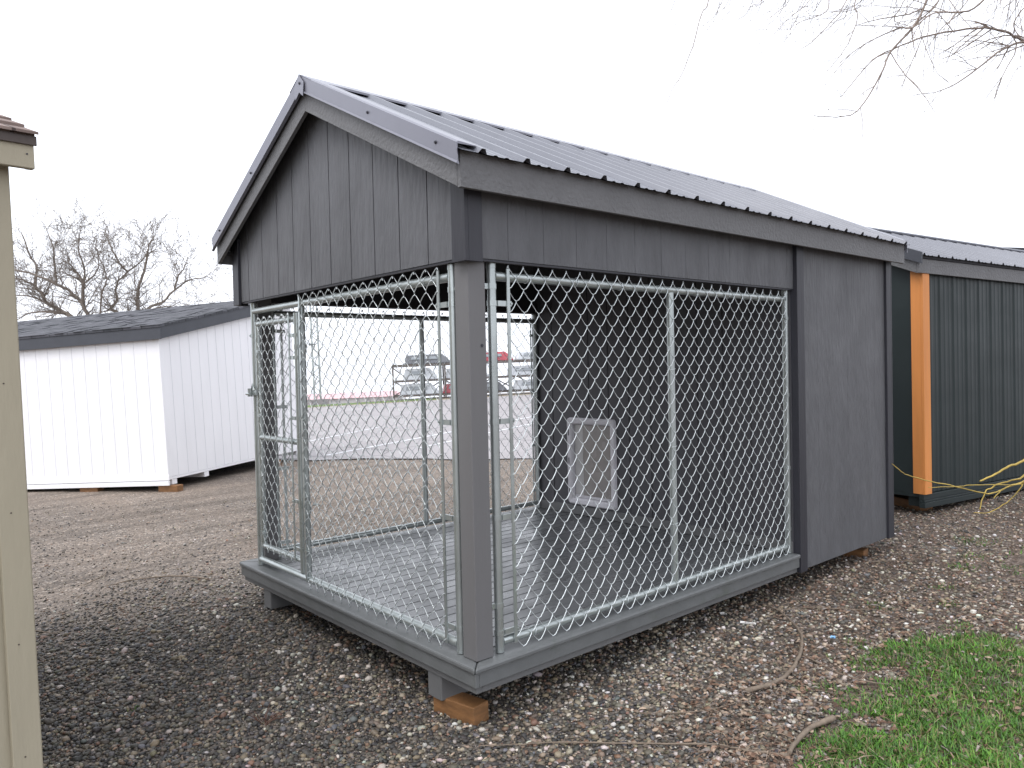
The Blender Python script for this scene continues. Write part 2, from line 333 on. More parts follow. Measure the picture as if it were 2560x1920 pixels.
# ================================================================== the dog kennel
KR = Matrix(((0.9998699, 0.00054395, 0.01612059), (-0.00036727, 0.99993986, -0.01096115), (-0.01612558, 0.0109538, 0.99980997)))
KM = Matrix.Translation(CP) @ KR.to_4x4() @ Matrix.Translation(-CP)
W, L, T, H = 2.407, 2.55, 3.93, 1.63
HP = 0.030                       # outer plane of the walls, measured in from the deck edge
SL = 0.495; EY = -0.056; RZE = 2.020      # roof slope, eave overhang, roof plane height at the eave
def rz(y): return RZE + SL * (min(y, W - y) - EY)
RIDGE = rz(W / 2)
kennel = empty('dog_kennel', KM)
tag(kennel, 'grey wooden dog kennel with chain link run, ribbed metal roof and composite deck', 'dog kennel')

def siding(mb, o, sdir, nrm, s0, s1, z0, ztop, groove, gw, skip=None, th=0.005, back=0.014):
    """boards with real grooves on a backing; o origin, sdir along, nrm outward, ztop(s)"""
    o, sdir, nrm = Vector(o), Vector(sdir), Vector(nrm)
    ks = [s0] + [g for g in groove if s0 + .01 < g < s1 - .01] + [s1]
    def poly(a, b, z):
        mids = [a] + [m for m in (W / 2,) if a < m < b and ztop(m) > ztop(a) + 1e-6 and ztop(m) > ztop(b) + 1e-6] + [b]
        return [o + sdir * a + Vector((0, 0, z)), o + sdir * b + Vector((0, 0, z))] + [o + sdir * m + Vector((0, 0, ztop(m))) for m in mids[::-1]]
    mb.prism([p - nrm * th for p in poly(s0, s1, z0)], -nrm * back)
    for a, b in zip(ks[:-1], ks[1:]):
        mb.prism(poly(a + (gw / 2 if a > s0 else 0), b - (gw / 2 if b < s1 else 0), z0), -nrm * (th + .001))
gro = [0.289, 0.506, 0.718, 0.936, 1.142, 1.357, 1.562, 1.763, 1.979, 2.187]
# front gable panel
mb = MB(); siding(mb, (HP, 0, 0), (0, 1, 0), (-1, 0, 0), HP, W - HP, H, lambda s: rz(s) - 0.03, gro, 0.007)
mb.build('gable_siding', M['siding'], kennel)
# side header panels over the openings, right and left
for yy, n in ((HP, -1), (W - HP, 1)):
    mb = MB(); siding(mb, (0, yy, 0), (1, 0, 0), (0, n, 0), HP, 2.585, H, lambda s: 2.06, [0.25 + .203 * i for i in range(12)], 0.002, th=0.003)
    mb.build('header_siding', M['siding'], kennel)
# framing above the opening (inside faces)
mb = MB()
mb.box(0.052, 0.09, 0.052, W - 0.052, H + 0.004, H + 0.26)
mb.box(0.092, 2.54, 0.052, 0.09, H + 0.004, H + 0.26); mb.box(0.092, 2.54, W - 0.09, W - 0.052, H + 0.004, H + 0.26)
mb.build('header_framing', M['interior'], kennel)
# bottom lip under the headers
mb = MB(); mb.box(0.034, 0.05, 0.10, W - 0.10, H - 0.010, H - 0.001); mb.box(0.10, 2.58, 0.034, 0.05, H - 0.010, H - 0.001)
mb.build('header_lip', M['trim'], kennel)
# siding of the enclosed room
for yy, n in ((HP, -1), (W - HP, 1)):
    mb = MB(); siding(mb, (0, yy, 0), (1, 0, 0), (0, n, 0), 2.63, T - 0.02, -0.115, lambda s: 2.06, [2.85, 3.26, 3.67], 0.0015, th=0.003)
    mb.build('wall_siding', M['siding'], kennel)
mb = MB(); siding(mb, (T - 0.02, 0, 0), (0, 1, 0), (1, 0, 0), HP, W - HP, -0.115, lambda s: rz(s) - 0.03, gro, 0.007)
mb.build('rear_siding', M['siding'], kennel)
# wall between the run and the room, with the pet door hole
DY0, DY1, DZ0, DZ1 = 1.475, 1.985, 0.080, 0.775
g2 = [0.33 + 0.203 * i for i in range(11)]
def wp(mb, a, b, z0, zt): siding(mb, (L, 0, 0), (0, 1, 0), (-1, 0, 0), a, b, z0, zt, g2, 0.010, th=0.006)
mb = MB(); top = lambda s: rz(s) - 0.03
wp(mb, HP + .02, DY0 + .04, 0.0, top); wp(mb, DY1 - .04, W - HP - .02, 0.0, top)
wp(mb, DY0 + .0401, DY1 - .0401, DZ1 - .04, top); wp(mb, DY0 + .0401, DY1 - .0401, 0.0, lambda s: DZ0 + .04)
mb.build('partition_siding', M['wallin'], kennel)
MB().box(L - 0.018, L - 0.001, HP + 0.02, W - HP - .02, 0.002, 0.070).build('baseboard', M['skirt'], kennel, 0.002)
# pet door
pd = MB(); fw = 0.052
def rrect(y0, y1, z0, z1, r, n=5):
    out = []
    for cy, cz, a0 in ((y1 - r, z1 - r, 0), (y0 + r, z1 - r, 90), (y0 + r, z0 + r, 180), (y1 - r, z0 + r, 270)):
        for k in range(n + 1):
            a = math.radians(a0 + 90 * k / n); out.append((cy + r * math.cos(a), cz + r * math.sin(a)))
    return out
rings = [(L - .0005, 0, .03), (L - .018, .003, .03), (L - .026, .012, .026), (L - .022, .040, .012), (L - .012, .052, .008), (L + .03, .056, .006)]
vs = []; ln = 0
for x, inset, r in rings:
    rr = rrect(DY0 + inset, DY1 - inset, DZ0 + inset, DZ1 - inset, r); ln = len(rr); vs += [(x, a, b) for a, b in rr]
fs = [(i * ln + k, (i + 1) * ln + k, (i + 1) * ln + (k + 1) % ln, i * ln + (k + 1) % ln) for i in range(len(rings) - 1) for k in range(ln)]
pd.add(vs, fs)
pdo = pd.build('pet_door', M['plastic'], kennel)
fl = MB(); fl.box(L + .012, L + .016, DY0 + .057, DY1 - .15, DZ0 + .075, DZ1 - .057); fl.build('door_flap', M['flap'], pdo)
fl = MB(); fl.box(L + .010, L + .018, DY1 - .1495, DY1 - .057, DZ0 + .075, DZ1 - .057); fl.build('reveal_strip', M['doorreveal'], pdo)  # pale strip drawn for the wall depth showing beside the flap
fl = MB(); fl.box(L + .006, L + .020, DY0 + .057, DY1 - .057, DZ0 + .057, DZ0 + .0745); fl.build('magnet_strip', M['plastic'], pdo)
for z in (DZ0 + .1, (DZ0 + DZ1) / 2, DZ1 - .12):
    MB().box(L - .028, L - .024, DY1 - .028, DY1 - .022, z - .025, z + .025).build('slot', M['screw'], pdo)
# room floor/back so that nothing shows through
MB().box(L + .06, T - .03, .05, W - .05, -0.02, -0.003).build('room_floor', M['interior'], kennel)

# corner trim boards
def trim_pair(xa, ya, sx_, sy_, z0, z1, wd=0.085, th=0.018):
    """two boards wrapping a corner; (xa, ya) the outer corner, sx_/sy_ point inwards"""
    mb = MB()
    x0, x1 = sorted((xa, xa + sx_ * th)); y0, y1 = sorted((ya, ya + sy_ * wd)); mb.box(x0, x1, y0, y1, z0, z1)
    x0, x1 = sorted((xa + sx_ * th, xa + sx_ * wd)); y0, y1 = sorted((ya, ya + sy_ * th)); mb.box(x0, x1, y0, y1, z0, z1)
    return mb
e = 0.012
for xa, ya, sx_, sy_, z0 in ((e, e, 1, 1, H - 0.018), (e, W - e, 1, -1, H - 0.018), (T, e, -1, 1, -0.118), (T, W - e, -1, -1, -0.118)):
    trim_pair(xa, ya, sx_, sy_, z0, 2.02 if xa < 1 else 2.02, 0.089).build('corner_trim', M['trim'], kennel, 0.002)
for ya, s in ((0.004, 1), (W - 0.004, -1)):
    mb = MB(); y0, y1 = sorted((ya, ya + s * 0.12)); mb.box(2.556, 2.64, y0, y1, -0.118, 2.02)
    mb.build('jamb_trim', M['trim'], kennel, 0.002)
# posts
for nm, x1, y0, y1 in (('post', 0.139, 0.050, 0.139), ('post', 0.205, W - 0.139, W - 0.050)):
    MB().box(x1 - .089, x1, y0, y1, 0.001, H + 0.25).build(nm, M['post'], kennel, 0.004)
kn = MB(); kn.tube([(0.115, 0.0497, 1.28), (0.115, 0.048, 1.28)], 0.007, 8); kn.build('knot', M['screw'], kennel)

# deck boards, run along x, inside a mitred picture frame
PF = 0.14; TH = 0.026
mb = MB(); y = PF + 0.005
bw = 0.089
while y < W - PF - 0.01:
    y2 = min(y + bw, W - PF - 0.005); mb.box(PF + 0.004, L - 0.002, y, y2, -TH, -0.001 - 0.001 * random.random()); y = y2 + 0.006
mb.build('deck_boards', M['deck'], kennel, 0.003)
def mitre(mb, P, Q, n, za, zb, wd, cutP, cutQ):
    P, Q, n = Vector(P), Vector(Q), Vector(n); d = (Q - P).normalized()
    poly = [P, Q, Q + n * wd - d * (wd if cutQ else 0), P + n * wd + d * (wd if cutP else 0)]
    mb.prism([p + Vector((0, 0, zb)) for p in poly], (0, 0, za - zb))
for P, Q, n, cp, cq in (((0, 0.0015, 0), (0, W - .0015, 0), (1, 0, 0), 1, 1), ((0.0015, 0, 0), (L, 0, 0), (0, 1, 0), 1, 0), ((0.0015, W, 0), (L, W, 0), (0, -1, 0), 1, 0)):
    mb = MB(); mitre(mb, P, Q, n, -TH, 0, PF, cp, cq); mb.build('deck_nosing', M['deckrim'], kennel, 0.008)
i = 0.010
mb = MB(); mb.box(i, i + .02, i, W - i, -0.083, -TH - .0005); mb.box(i + .0205, L, i, i + .02, -0.083, -TH - .0005); mb.box(i + .0205, L, W - i - .02, W - i, -0.083, -TH - .0005)
mb.build('deck_trim', M['deckrim'], kennel, 0.003)
i = 0.026
mb = MB(); mb.box(i, i + .03, i, W - i, -0.116, -0.0835); mb.box(i + .0305, L, i, i + .03, -0.116, -0.0835); mb.box(i + .0305, L, W - i - .03, W - i, -0.116, -0.0835)
mb.build('deck_skirt', M['skirt'], kennel, 0.003)
mb = MB(); mb.box(0.06, L, 0.06, W - 0.06, -0.10, -0.03); mb.build('deck_joists', M['interior'], kennel)
for y0 in (0.278, 2.012 - 0.0):
    MB().box(0.034, T - 0.03, y0, y0 + 0.100, -0.226, -0.1165).build('skid', M['skirt'], kennel, 0.004)

# ---------------- roof
RX0, RX1 = -0.055, 3.99
def rib_profile(x0, x1, pitch=0.229):
    P = []; x = x0
    unit = [(0, 0), (.020, 0), (.033, .019), (.050, .019), (.063, 0), (.095, 0), (.103, .004), (.113, .004), (.121, 0), (.152, 0), (.160, .004), (.170, .004), (.178, 0)]
    while x < x1:
        for dx, h in unit:
            if x + dx < x1: P.append((x + dx, h))
        x += pitch
    P.append((x1, 0)); return P
prof = rib_profile(RX0 - 0.02 + 0.06, RX1 + 0.01)
prof = [(RX0 - 0.02, 0)] + prof
cs = 1 / math.sqrt(1 + SL * SL)
def roof_side(sgn):
    mb = MB(); n = len(prof); ye = EY - 0.035; vs = []
    for row, y in enumerate((ye, W / 2 - 0.004)):
        for th in (0.0, -0.0012):
            for x, h in prof:
                z = RZE + SL * (y - EY) + 0.004; hh = (h + th) 
                yy_ = y - hh * SL * cs; zz = z + hh * cs
                vs.append((x, yy_ if sgn < 0 else W - yy_, zz))
    f = []
    for k in range(n - 1):
        f.append((k, k + 1, 2 * n + k + 1, 2 * n + k)); f.append((n + k, 3 * n + k, 3 * n + k + 1, n + k + 1)); f.append((k, n + k, n + k + 1, k + 1)); f.append((2 * n + k, 2 * n + k + 1, 3 * n + k + 1, 3 * n + k))
    if sgn > 0: f = [q[::-1] for q in f]
    mb.add(vs, f); return mb
for sgn in (-1, 1):
    s = roof_side(sgn); s.cur = 1
    for row in range(5):
        y = EY + 0.05 + row * 0.285
        for c in range(17):
            x = RX0 + 0.04 + .229 * c + .080
            z = RZE + SL * (y - EY) + 0.004
            yy_ = y if sgn < 0 else W - y
            nrm = Vector((0, -SL * (1 if sgn < 0 else -1), 1)).normalized()
            s.tube([Vector((x, yy_, z)), Vector((x, yy_, z)) + nrm * 0.006], [0.006, 0.004], 6)
    s.build('metal_roof', [M['roofmetal'], M['screw']], kennel)
# roof boarding below the metal
for sgn in (-1, 1):
    yy = lambda y: y if sgn < 0 else W - y
    mb = MB(); mb.prism([(RX0 + .021, yy(EY + .021), rz(EY + .021) - .002), (RX1 - .021, yy(EY + .021), rz(EY + .021) - .002), (RX1 - .021, yy(W / 2 - .0005), rz(W / 2) - .002), (RX0 + .021, yy(W / 2 - .0005), rz(W / 2) - .002)], (0, 0, -0.025))
    mb.build('roof_sheathing', M['interior'], kennel)
# eave fascias
for y0, y1 in ((EY, EY + .02), (W - EY - .02, W - EY)):
    MB().box(RX0, RX1, y0, y1, 1.877, RZE - 0.004).build('eave_fascia', M['board'], kennel, 0.0015)
# soffit strips
for y0, y1 in ((EY + .0205, HP - .002), (W - HP + .002, W - EY - .0205)):
    MB().box(RX0 + .02, RX1 - .02, y0, y1, 1.93, 1.945).build('soffit', M['interior'], kennel)
# rake boards (front and rear), vertical depth 0.145
for xa, xb in ((RX0 - 0.001, RX0 + .019), (RX1 - .019, RX1 + .001)):
    for sgn in (-1, 1):
        yy = (lambda y: y) if sgn < 0 else (lambda y: W - y)
        ya, yb = EY + (.0205 if True else 0), W / 2 - .0005
        P = [(xa, yy(EY + .0205), 1.882), (xa, yy(yb), rz(yb) - .148), (xa, yy(yb), rz(yb) - .004), (xa, yy(EY + .0205), rz(EY + .02) - .004)]
        MB().prism(P, (xb - xa, 0, 0)).build('rake_board', M['board'], kennel, 0.0015)
# metal rake trim: flange over the panel, face and a small lip
for x0, s in ((RX0 - 0.026, 1), (RX1 + 0.026, -1)):
    for sgn in (-1, 1):
        yy = (lambda y: y) if sgn < 0 else (lambda y: W - y)
        ya, yb = EY - 0.012, W / 2 + .0
        prf = [(0.095, .020), (0.012, .024), (0.0, .018), (0.004, -.052), (-.004, -.060), (0.012, -.064), (0.012, -.060), (0.008, -.050), (0.006, .014), (0.095, .017)]
        vs = []
        for y in (ya, yb):
            for dx, dz in prf: vs.append((x0 + s * dx, yy(y), RZE + SL * (y - EY) + .006 + dz))
        n = len(prf); f = [(k, (k + 1) % n, n + (k + 1) % n, n + k) for k in range(n)] + [tuple(range(n))[::-1], tuple(range(n, 2 * n))]
        rt = MB().add(vs, f).build('rake_trim', M['flash'], kennel)
        for q in (0.12, 0.62):
            y = EY + q; z = RZE + SL * (y - EY) - 0.012
            MB().tube([(x0 + s * .004, yy(y), z), (x0 - s * .005, yy(y), z)], [.008, .005], 6).build('screw', M['screw'], rt)
# ridge cap
rc = MB(); hx0, hx1 = RX0 - .028, RX1 + .02
for sgn in (-1, 1):
    yy = (lambda y: y) if sgn < 0 else (lambda y: W - y)
    ya = W / 2 - 0.115
    P = [(hx0, yy(ya), rz(ya) + .025), (hx0, yy(W / 2), rz(W / 2) + .027), (hx0, yy(W / 2), rz(W / 2) + .0285), (hx0, yy(ya), rz(ya) + .0265)]
    rc.prism(P, (hx1 - hx0, 0, 0))
    rc.prism([(hx0 + .03, yy(ya), rz(ya) + .0245), (hx0 + .03, yy(ya + .002), rz(ya) + .0245), (hx0 + .03, yy(ya + .002), rz(ya) + .016), (hx0 + .03, yy(ya), rz(ya) + .016)], (hx1 - hx0 - .03, 0, 0))
rc.prism([(hx0 - .004, W / 2 - .05, RIDGE - .025), (hx0 - .004, W / 2, RIDGE + .0285), (hx0 - .004, W / 2 + .05, RIDGE - .025), (hx0 - .004, W / 2 + .04, RIDGE - .09), (hx0 - .004, W / 2, RIDGE - .062), (hx0 - .004, W / 2 - .04, RIDGE - .09)], (.0035, 0, 0))
rco = rc.build('ridge_cap', M['flash'], kennel)
MB().tube([(hx0 - .004, W / 2 - .01, RIDGE - .02), (hx0 - .010, W / 2 - .01, RIDGE - .02)], [.008, .005], 6).build('cap_screw', M['screw'], rco)

# ---------------- chain link
def chainlink(mb, o, sd, nd, s0, s1, ztop, zbot, px=0.086, pz=0.098, hand=1, r=0.0023, jit=0.0014, flip=1):
    """interlocked zigzag wires; o origin, sd along, nd outward; back strands drawn thinner to stand for their shading"""
    o, sd, nd = Vector(o), Vector(sd), Vector(nd)
    ncol = int(round((s1 - s0) / (px / 2))); half = (s1 - s0) / ncol
    nrow = int(round((ztop - zbot) / (pz / 2))); hz = (ztop - zbot) / nrow
    rj = random.Random(5)
    sag = {}
    def J(c, j):
        if (c, j) not in sag: sag[(c, j)] = (rj.uniform(-jit, jit), rj.uniform(-jit, jit))
        a, b = sag[(c, j)]
        return s0 + c * half + a, ztop - j * hz + b
    for k in range(ncol):
        pts = []; rr_ = []
        c = k if k % 2 == 0 else k + 1
        for j in range(nrow + 1):
            cc = c if j % 2 == 0 else (2 * k + 1 - c)
            s, z = J(cc, j); out = 0.0020 if cc == k + 1 else -0.0020
            pts.append((s + out, z + (0.001 if j == 0 else 0), 0)); rr_.append(r * .85)
            if j < nrow:
                c2 = c if (j + 1) % 2 == 0 else (2 * k + 1 - c)
                s2, z2 = J(c2, j + 1); right = 1 if c2 > cc else -1
                front = 1 if right * hand > 0 else -1
                bow = 0.0042 if front > 0 else 0.0004
                # the front strand bellies out sideways, hooking over its neighbour at the lower end
                for q, bq in ((0.12, .25), (0.45, .85), (0.8, 1.0)):
                    pts.append((s + (s2 - s) * q - right * bow * bq * .8 * flip, z + (z2 - z) * q - bow * bq * .75 * flip, front * 0.0045)); rr_.append(r if front > 0 else r * .66)  # back strand thinned in shape to imitate its weaker lighting
        mb.tube([o + sd * a + Vector((0, 0, b)) + nd * d for a, b, d in pts], rr_, 5, False)
    for c in range(0, ncol + 1, 2):     # knuckles at the selvages
        for zz, j in ((1, 0), (-1, nrow)):
            if j == nrow and nrow % 2: continue
            s, z = J(c, j)
            mb.tube([o + sd * (s - .007) + nd * .003 + Vector((0, 0, z - zz * .010)), o + sd * (s - .001) + nd * .004 + Vector((0, 0, z + zz * .001)), o + sd * (s + .002) - nd * .003 + Vector((0, 0, z + zz * .003)), o + sd * (s + .007) - nd * .003 + Vector((0, 0, z - zz * .010))], r, 5, False)
    return mb
def band(mb, c, axis_s, nd, z, r=0.0212, reach=0.055, out=0.0, w=0.022):
    """a clamp round a pipe with an ear reaching out to the tension bar"""
    c, a, n = Vector(c), Vector(axis_s), Vector(nd)
    ring = []
    for k in range(12):
        an = 2 * math.pi * k / 12; ring.append((math.cos(an), math.sin(an)))
    vs = [c + a * (x * r) + n * (y * r) + Vector((0, 0, z + dz)) for dz in (-w / 2, w / 2) for x, y in ring]
    mb.add(vs, [(k, (k + 1) % 12, 12 + (k + 1) % 12, 12 + k) for k in range(12)] + [tuple(range(12))[::-1], tuple(range(12, 24))], False)
    mb.obox(c + a * (r * .8) + n * (out - .002) + Vector((0, 0, z - w / 2)), a * (reach - r * .8), n * .010, (0, 0, w))
    p = c + a * (reach - .006) + n * (out + .002) + Vector((0, 0, z))
    mb.tube([p - n * .010, p + n * .014], .0055, 6)
def flat(v): return Vector(v)
def panel(y0, outy, hand, parent, xa=0.19):
    """side panel along x; y0 pipe centre line, outy outward direction sign"""
    xb, xm = 2.528, 1.385; mx0 = xa + .072; r = .0190; nd = Vector((0, outy, 0))
    mb = MB()
    for x in (xa, xb): mb.tube([(x, y0, 0.003), (x, y0, 1.622)], r, 14); mb.tube([(x, y0, 1.622), (x, y0, 1.630)], [r + .002, r - .004], 14); mb.tube([(x, y0, 1.600), (x, y0, 1.6225)], r + .0018, 14)
    mb.tube([(xa + r * .7, y0, 1.568), (xb - r * .7, y0, 1.568)], r, 14); mb.tube([(xa + r * .7, y0, 0.045), (xb - r * .7, y0, 0.045)], r, 14)
    mb.tube([(xm, y0, 0.045 + r * .7), (xm, y0, 1.568 - r * .7)], r, 14)
    fr = mb.build('chain_link_panel', M['galv'], parent)
    m2 = MB(); chainlink(m2, (0, y0 + outy * (r + .004), 0), (1, 0, 0), nd, mx0, 2.498, 1.612, 0.004, hand=hand)
    m2.build('wire_mesh', M['wire'], fr)
    tb = MB(); tb.box(mx0 - .008, mx0 + .008, *sorted((y0 + outy * (r + .001), y0 + outy * (r + .006))), 0.030, 1.600)
    tb.build('tension_bar', M['galv'], fr)
    tb = MB(); tb.box(2.498 - .008, 2.498 + .004, *sorted((y0 + outy * (r - .005), y0 + outy * (r + .0005))), 0.030, 1.600)
    tb.build('tension_bar', M['galv'], fr)
    for z in (1.455, 0.965, 0.565, 0.085):
        b = MB(); band(b, (xa, y0, 0), (1, 0, 0), nd, z, reach=.092, out=.012); b.build('clamp_band', M['galv'], fr)
    for z in (1.45, 0.98, 0.53, 0.15):
        b = MB(); band(b, (xb, y0, 0), (-1, 0, 0), nd, z, reach=.045, out=.012, w=.02); b.build('clamp_band', M['galv'], fr)
    for z in (1.525, 0.20):
        b = MB(); band(b, (xa, y0, 0), (-1, 0, 0), nd, z, reach=.046, out=-.004); b.build('post_clamp', M['galv'], fr)
    # wire ties
    for q in range(7):
        x = 0.38 + q * .305
        for zc in (0.045, 1.568):
            pp = [Vector((x + .006 * math.sin(k), y0, zc)) + Vector((.002 * k - .006, math.cos(k * .9) * (r + .003), math.sin(k * .9) * (r + .003))) for k in range(8)]
            MB().tube(pp, .0018, 5, False).build('wire_tie', M['wire'], fr)
    for z in (.35, .75, 1.15):
        pp = [Vector((xm, y0, z)) + Vector((math.cos(k * .9) * (r + .003), math.sin(k * .9) * (r + .003), .002 * k)) for k in range(8)]; MB().tube(pp, .0018, 5, False).build('wire_tie', M['wire'], fr)
    return fr
p1 = panel(0.072, -1, -1, kennel)
p2 = panel(W - 0.072, 1, 1, kennel, 0.232)
# front panel with the gate
r = .0190; x0 = 0.070; yA, yG, yL = 0.178, 1.575, 2.222; nd = Vector((-1, 0, 0))
mb = MB()
for y in (yA, yL):
    mb.tube([(x0, y, 0.003), (x0, y, 1.618)], r, 14); mb.tube([(x0, y, 1.618), (x0, y, 1.627)], [r + .002, r - .004], 14); mb.tube([(x0, y, 1.596), (x0, y, 1.6185)], r + .0018, 14)
mb.tube([(x0, yA + r * .7, 1.568), (x0, yL - r * .7, 1.568)], r, 14); mb.tube([(x0, yA + r * .7, 0.040), (x0, yL - r * .7, 0.040)], r, 14)
mb.tube([(x0 + .001, yG, 0.040 + r * .7), (x0 + .001, yG, 1.568 - r * .7)], r, 14)
fp = mb.build('chain_link_panel', M['galv'], kennel); fp['label'] = 'front chain link panel with a gate opening at its far end'
m2 = MB(); chainlink(m2, (x0 - r - .004, 0, 0), (0, 1, 0), nd, 0.250, 1.555, 1.612, -0.0, hand=1, flip=-1)
m2.build('wire_mesh', M['wire'], fp)
tb = MB(); tb.box(x0 - r - .006, x0 - r - .001, .242, .258, 0.030, 1.600); tb.build('tension_bar', M['galv'], fp); tb = MB(); tb.box(x0 - r - .006, x0 - r - .001, 1.545, 1.559, 0.030, 1.600); tb.build('tension_bar', M['galv'], fp)
for z in (1.455, 0.965, 0.565, 0.105):
    b = MB(); band(b, (x0, yA, 0), (0, 1, 0), nd, z, reach=.092, out=.012); b.build('clamp_band', M['galv'], fp)
for z in (1.47, 0.93, 0.50, 0.20):
    b = MB(); band(b, (x0 + .001, yG, 0), (0, -1, 0), nd, z, reach=.045, out=.012, w=.02); b.build('clamp_band', M['galv'], fp)
b = MB(); band(b, (x0, yA, 0), (0, -1, 0), nd, 1.515, reach=.038, out=-.004); b.build('post_clamp', M['galv'], fp)
b = MB(); band(b, (x0, yL, 0), (0, 1, 0), nd, 1.42, reach=.055, out=-.004); b.build('post_clamp', M['galv'], fp)
for q in range(5):
    y = 0.36 + q * .27
    for zc in (0.040, 1.568):
        pp = [Vector((x0, y, zc)) + Vector((math.cos(k * .9) * (r + .003), .002 * k - .006, math.sin(k * .9) * (r + .003))) for k in range(8)]; MB().tube(pp, .0018, 5, False).build('wire_tie', M['wire'], fp)
# gate leaf
xg = x0 + .004; ga, gb = 1.640, 2.176
mb = MB()
mb.tube([(xg, ga, 0.062), (xg, ga, 1.520)], r, 14); mb.tube([(xg, gb, 0.120), (xg, gb, 1.500)], r, 14)
for z in (1.487, 0.795, 0.128): mb.tube([(xg, ga + r * .6, z), (xg, gb - r * .6, z)], r * .92, 14)
gate = mb.build('gate', M['galv'], kennel); gate['label'] = 'narrow chain link gate closed beside the far front post'
m2 = MB(); chainlink(m2, (xg - r - .004, 0, 0), (0, 1, 0), nd, 1.700, 2.152, 1.520, 0.105, hand=1, flip=-1); m2.build('gate_mesh', M['wire'], gate)
tb = MB(); tb.box(xg - r - .006, xg - r - .001, 1.693, 1.707, .12, 1.51); tb.build('tension_bar', M['galv'], gate)
for z in (1.395, 1.27, 0.93, 0.46, 0.19): b = MB(); band(b, (xg, ga, 0), (0, 1, 0), nd, z, reach=.072, out=.012, w=.02); b.build('clamp_band', M['galv'], gate)
for z in (1.32, 0.93, 0.56, 0.21): b = MB(); band(b, (xg, gb, 0), (0, -1, 0), nd, z, reach=.045, out=.012, w=.018); b.build('clamp_band', M['galv'], gate)
for z in (1.33, 0.44):
    b = MB(); band(b, (xg, ga, 0), (0, -1, 0), nd, z, reach=.05, out=-.004, w=.026); b.tube([(xg + .0, yG + .0, z - .03), (xg + .0, yG + .0, z + .03)], .0205, 12); b.tube([(xg + .03, yG - .01, z + .01), (xg + .06, yG - .03, z + .01)], [.008, .003], 6); b.build('hinge', M['galv'], gate)
b = MB(); b.obox((x0 - .030, gb - .02, 1.055), (.012, 0, 0), (0, .09, 0), (0, 0, .028)); b.tube([(x0 - .036, yL + .006, 1.045), (x0 - .036, yL + .006, 1.095)], .016, 8); b.tube([(x0 - .05, yL - .02, 1.062), (x0 - .05, yL + .03, 1.062)], .008, 8)
b.tube([(x0 - .03, yL, 1.085), (x0 - .03, yL - .02, 1.12), (x0 - .03, yL - .045, 1.085)], .005, 6)
b.build('latch', M['galv'], gate)

# ---------------- timber blocks carrying the kennel
def block(c, size, ang, label, group='timber blocks under the kennel', tilt=0.0):
    o = empty('x'); bpy.data.objects.remove(o)
    mb = MB(); a, b_, h = size; mb.box(-a / 2, a / 2, -b_ / 2, b_ / 2, 0, h)
    ob = mb.build('support_block', M['brownwood'], None, 0.005); ob.location = c; ob.rotation_euler = (tilt, 0, ang)
    return tag(ob, label, 'timber block', group)
block((0.085, 0.258, -0.322), (0.094, 0.240, 0.102), math.radians(9), 'brown timber block under the near front corner of the kennel')
block((0.24, 1.85, -0.285), (0.20, 0.30, 0.062), math.radians(6), 'flat brown timber block under the far front corner of the kennel')
block((3.60, 0.22, -0.310), (0.10, 0.24, 0.076), math.radians(6), 'dark timber block under the rear right corner of the kennel')
block((3.60, 2.06, -0.310), (0.10, 0.24, 0.102), math.radians(-4), 'timber block under the rear left corner of the kennel')
block((1.75, 0.50, -0.312), (0.10, 0.24, 0.070), math.radians(3), 'brown timber block under the middle of the long right side')

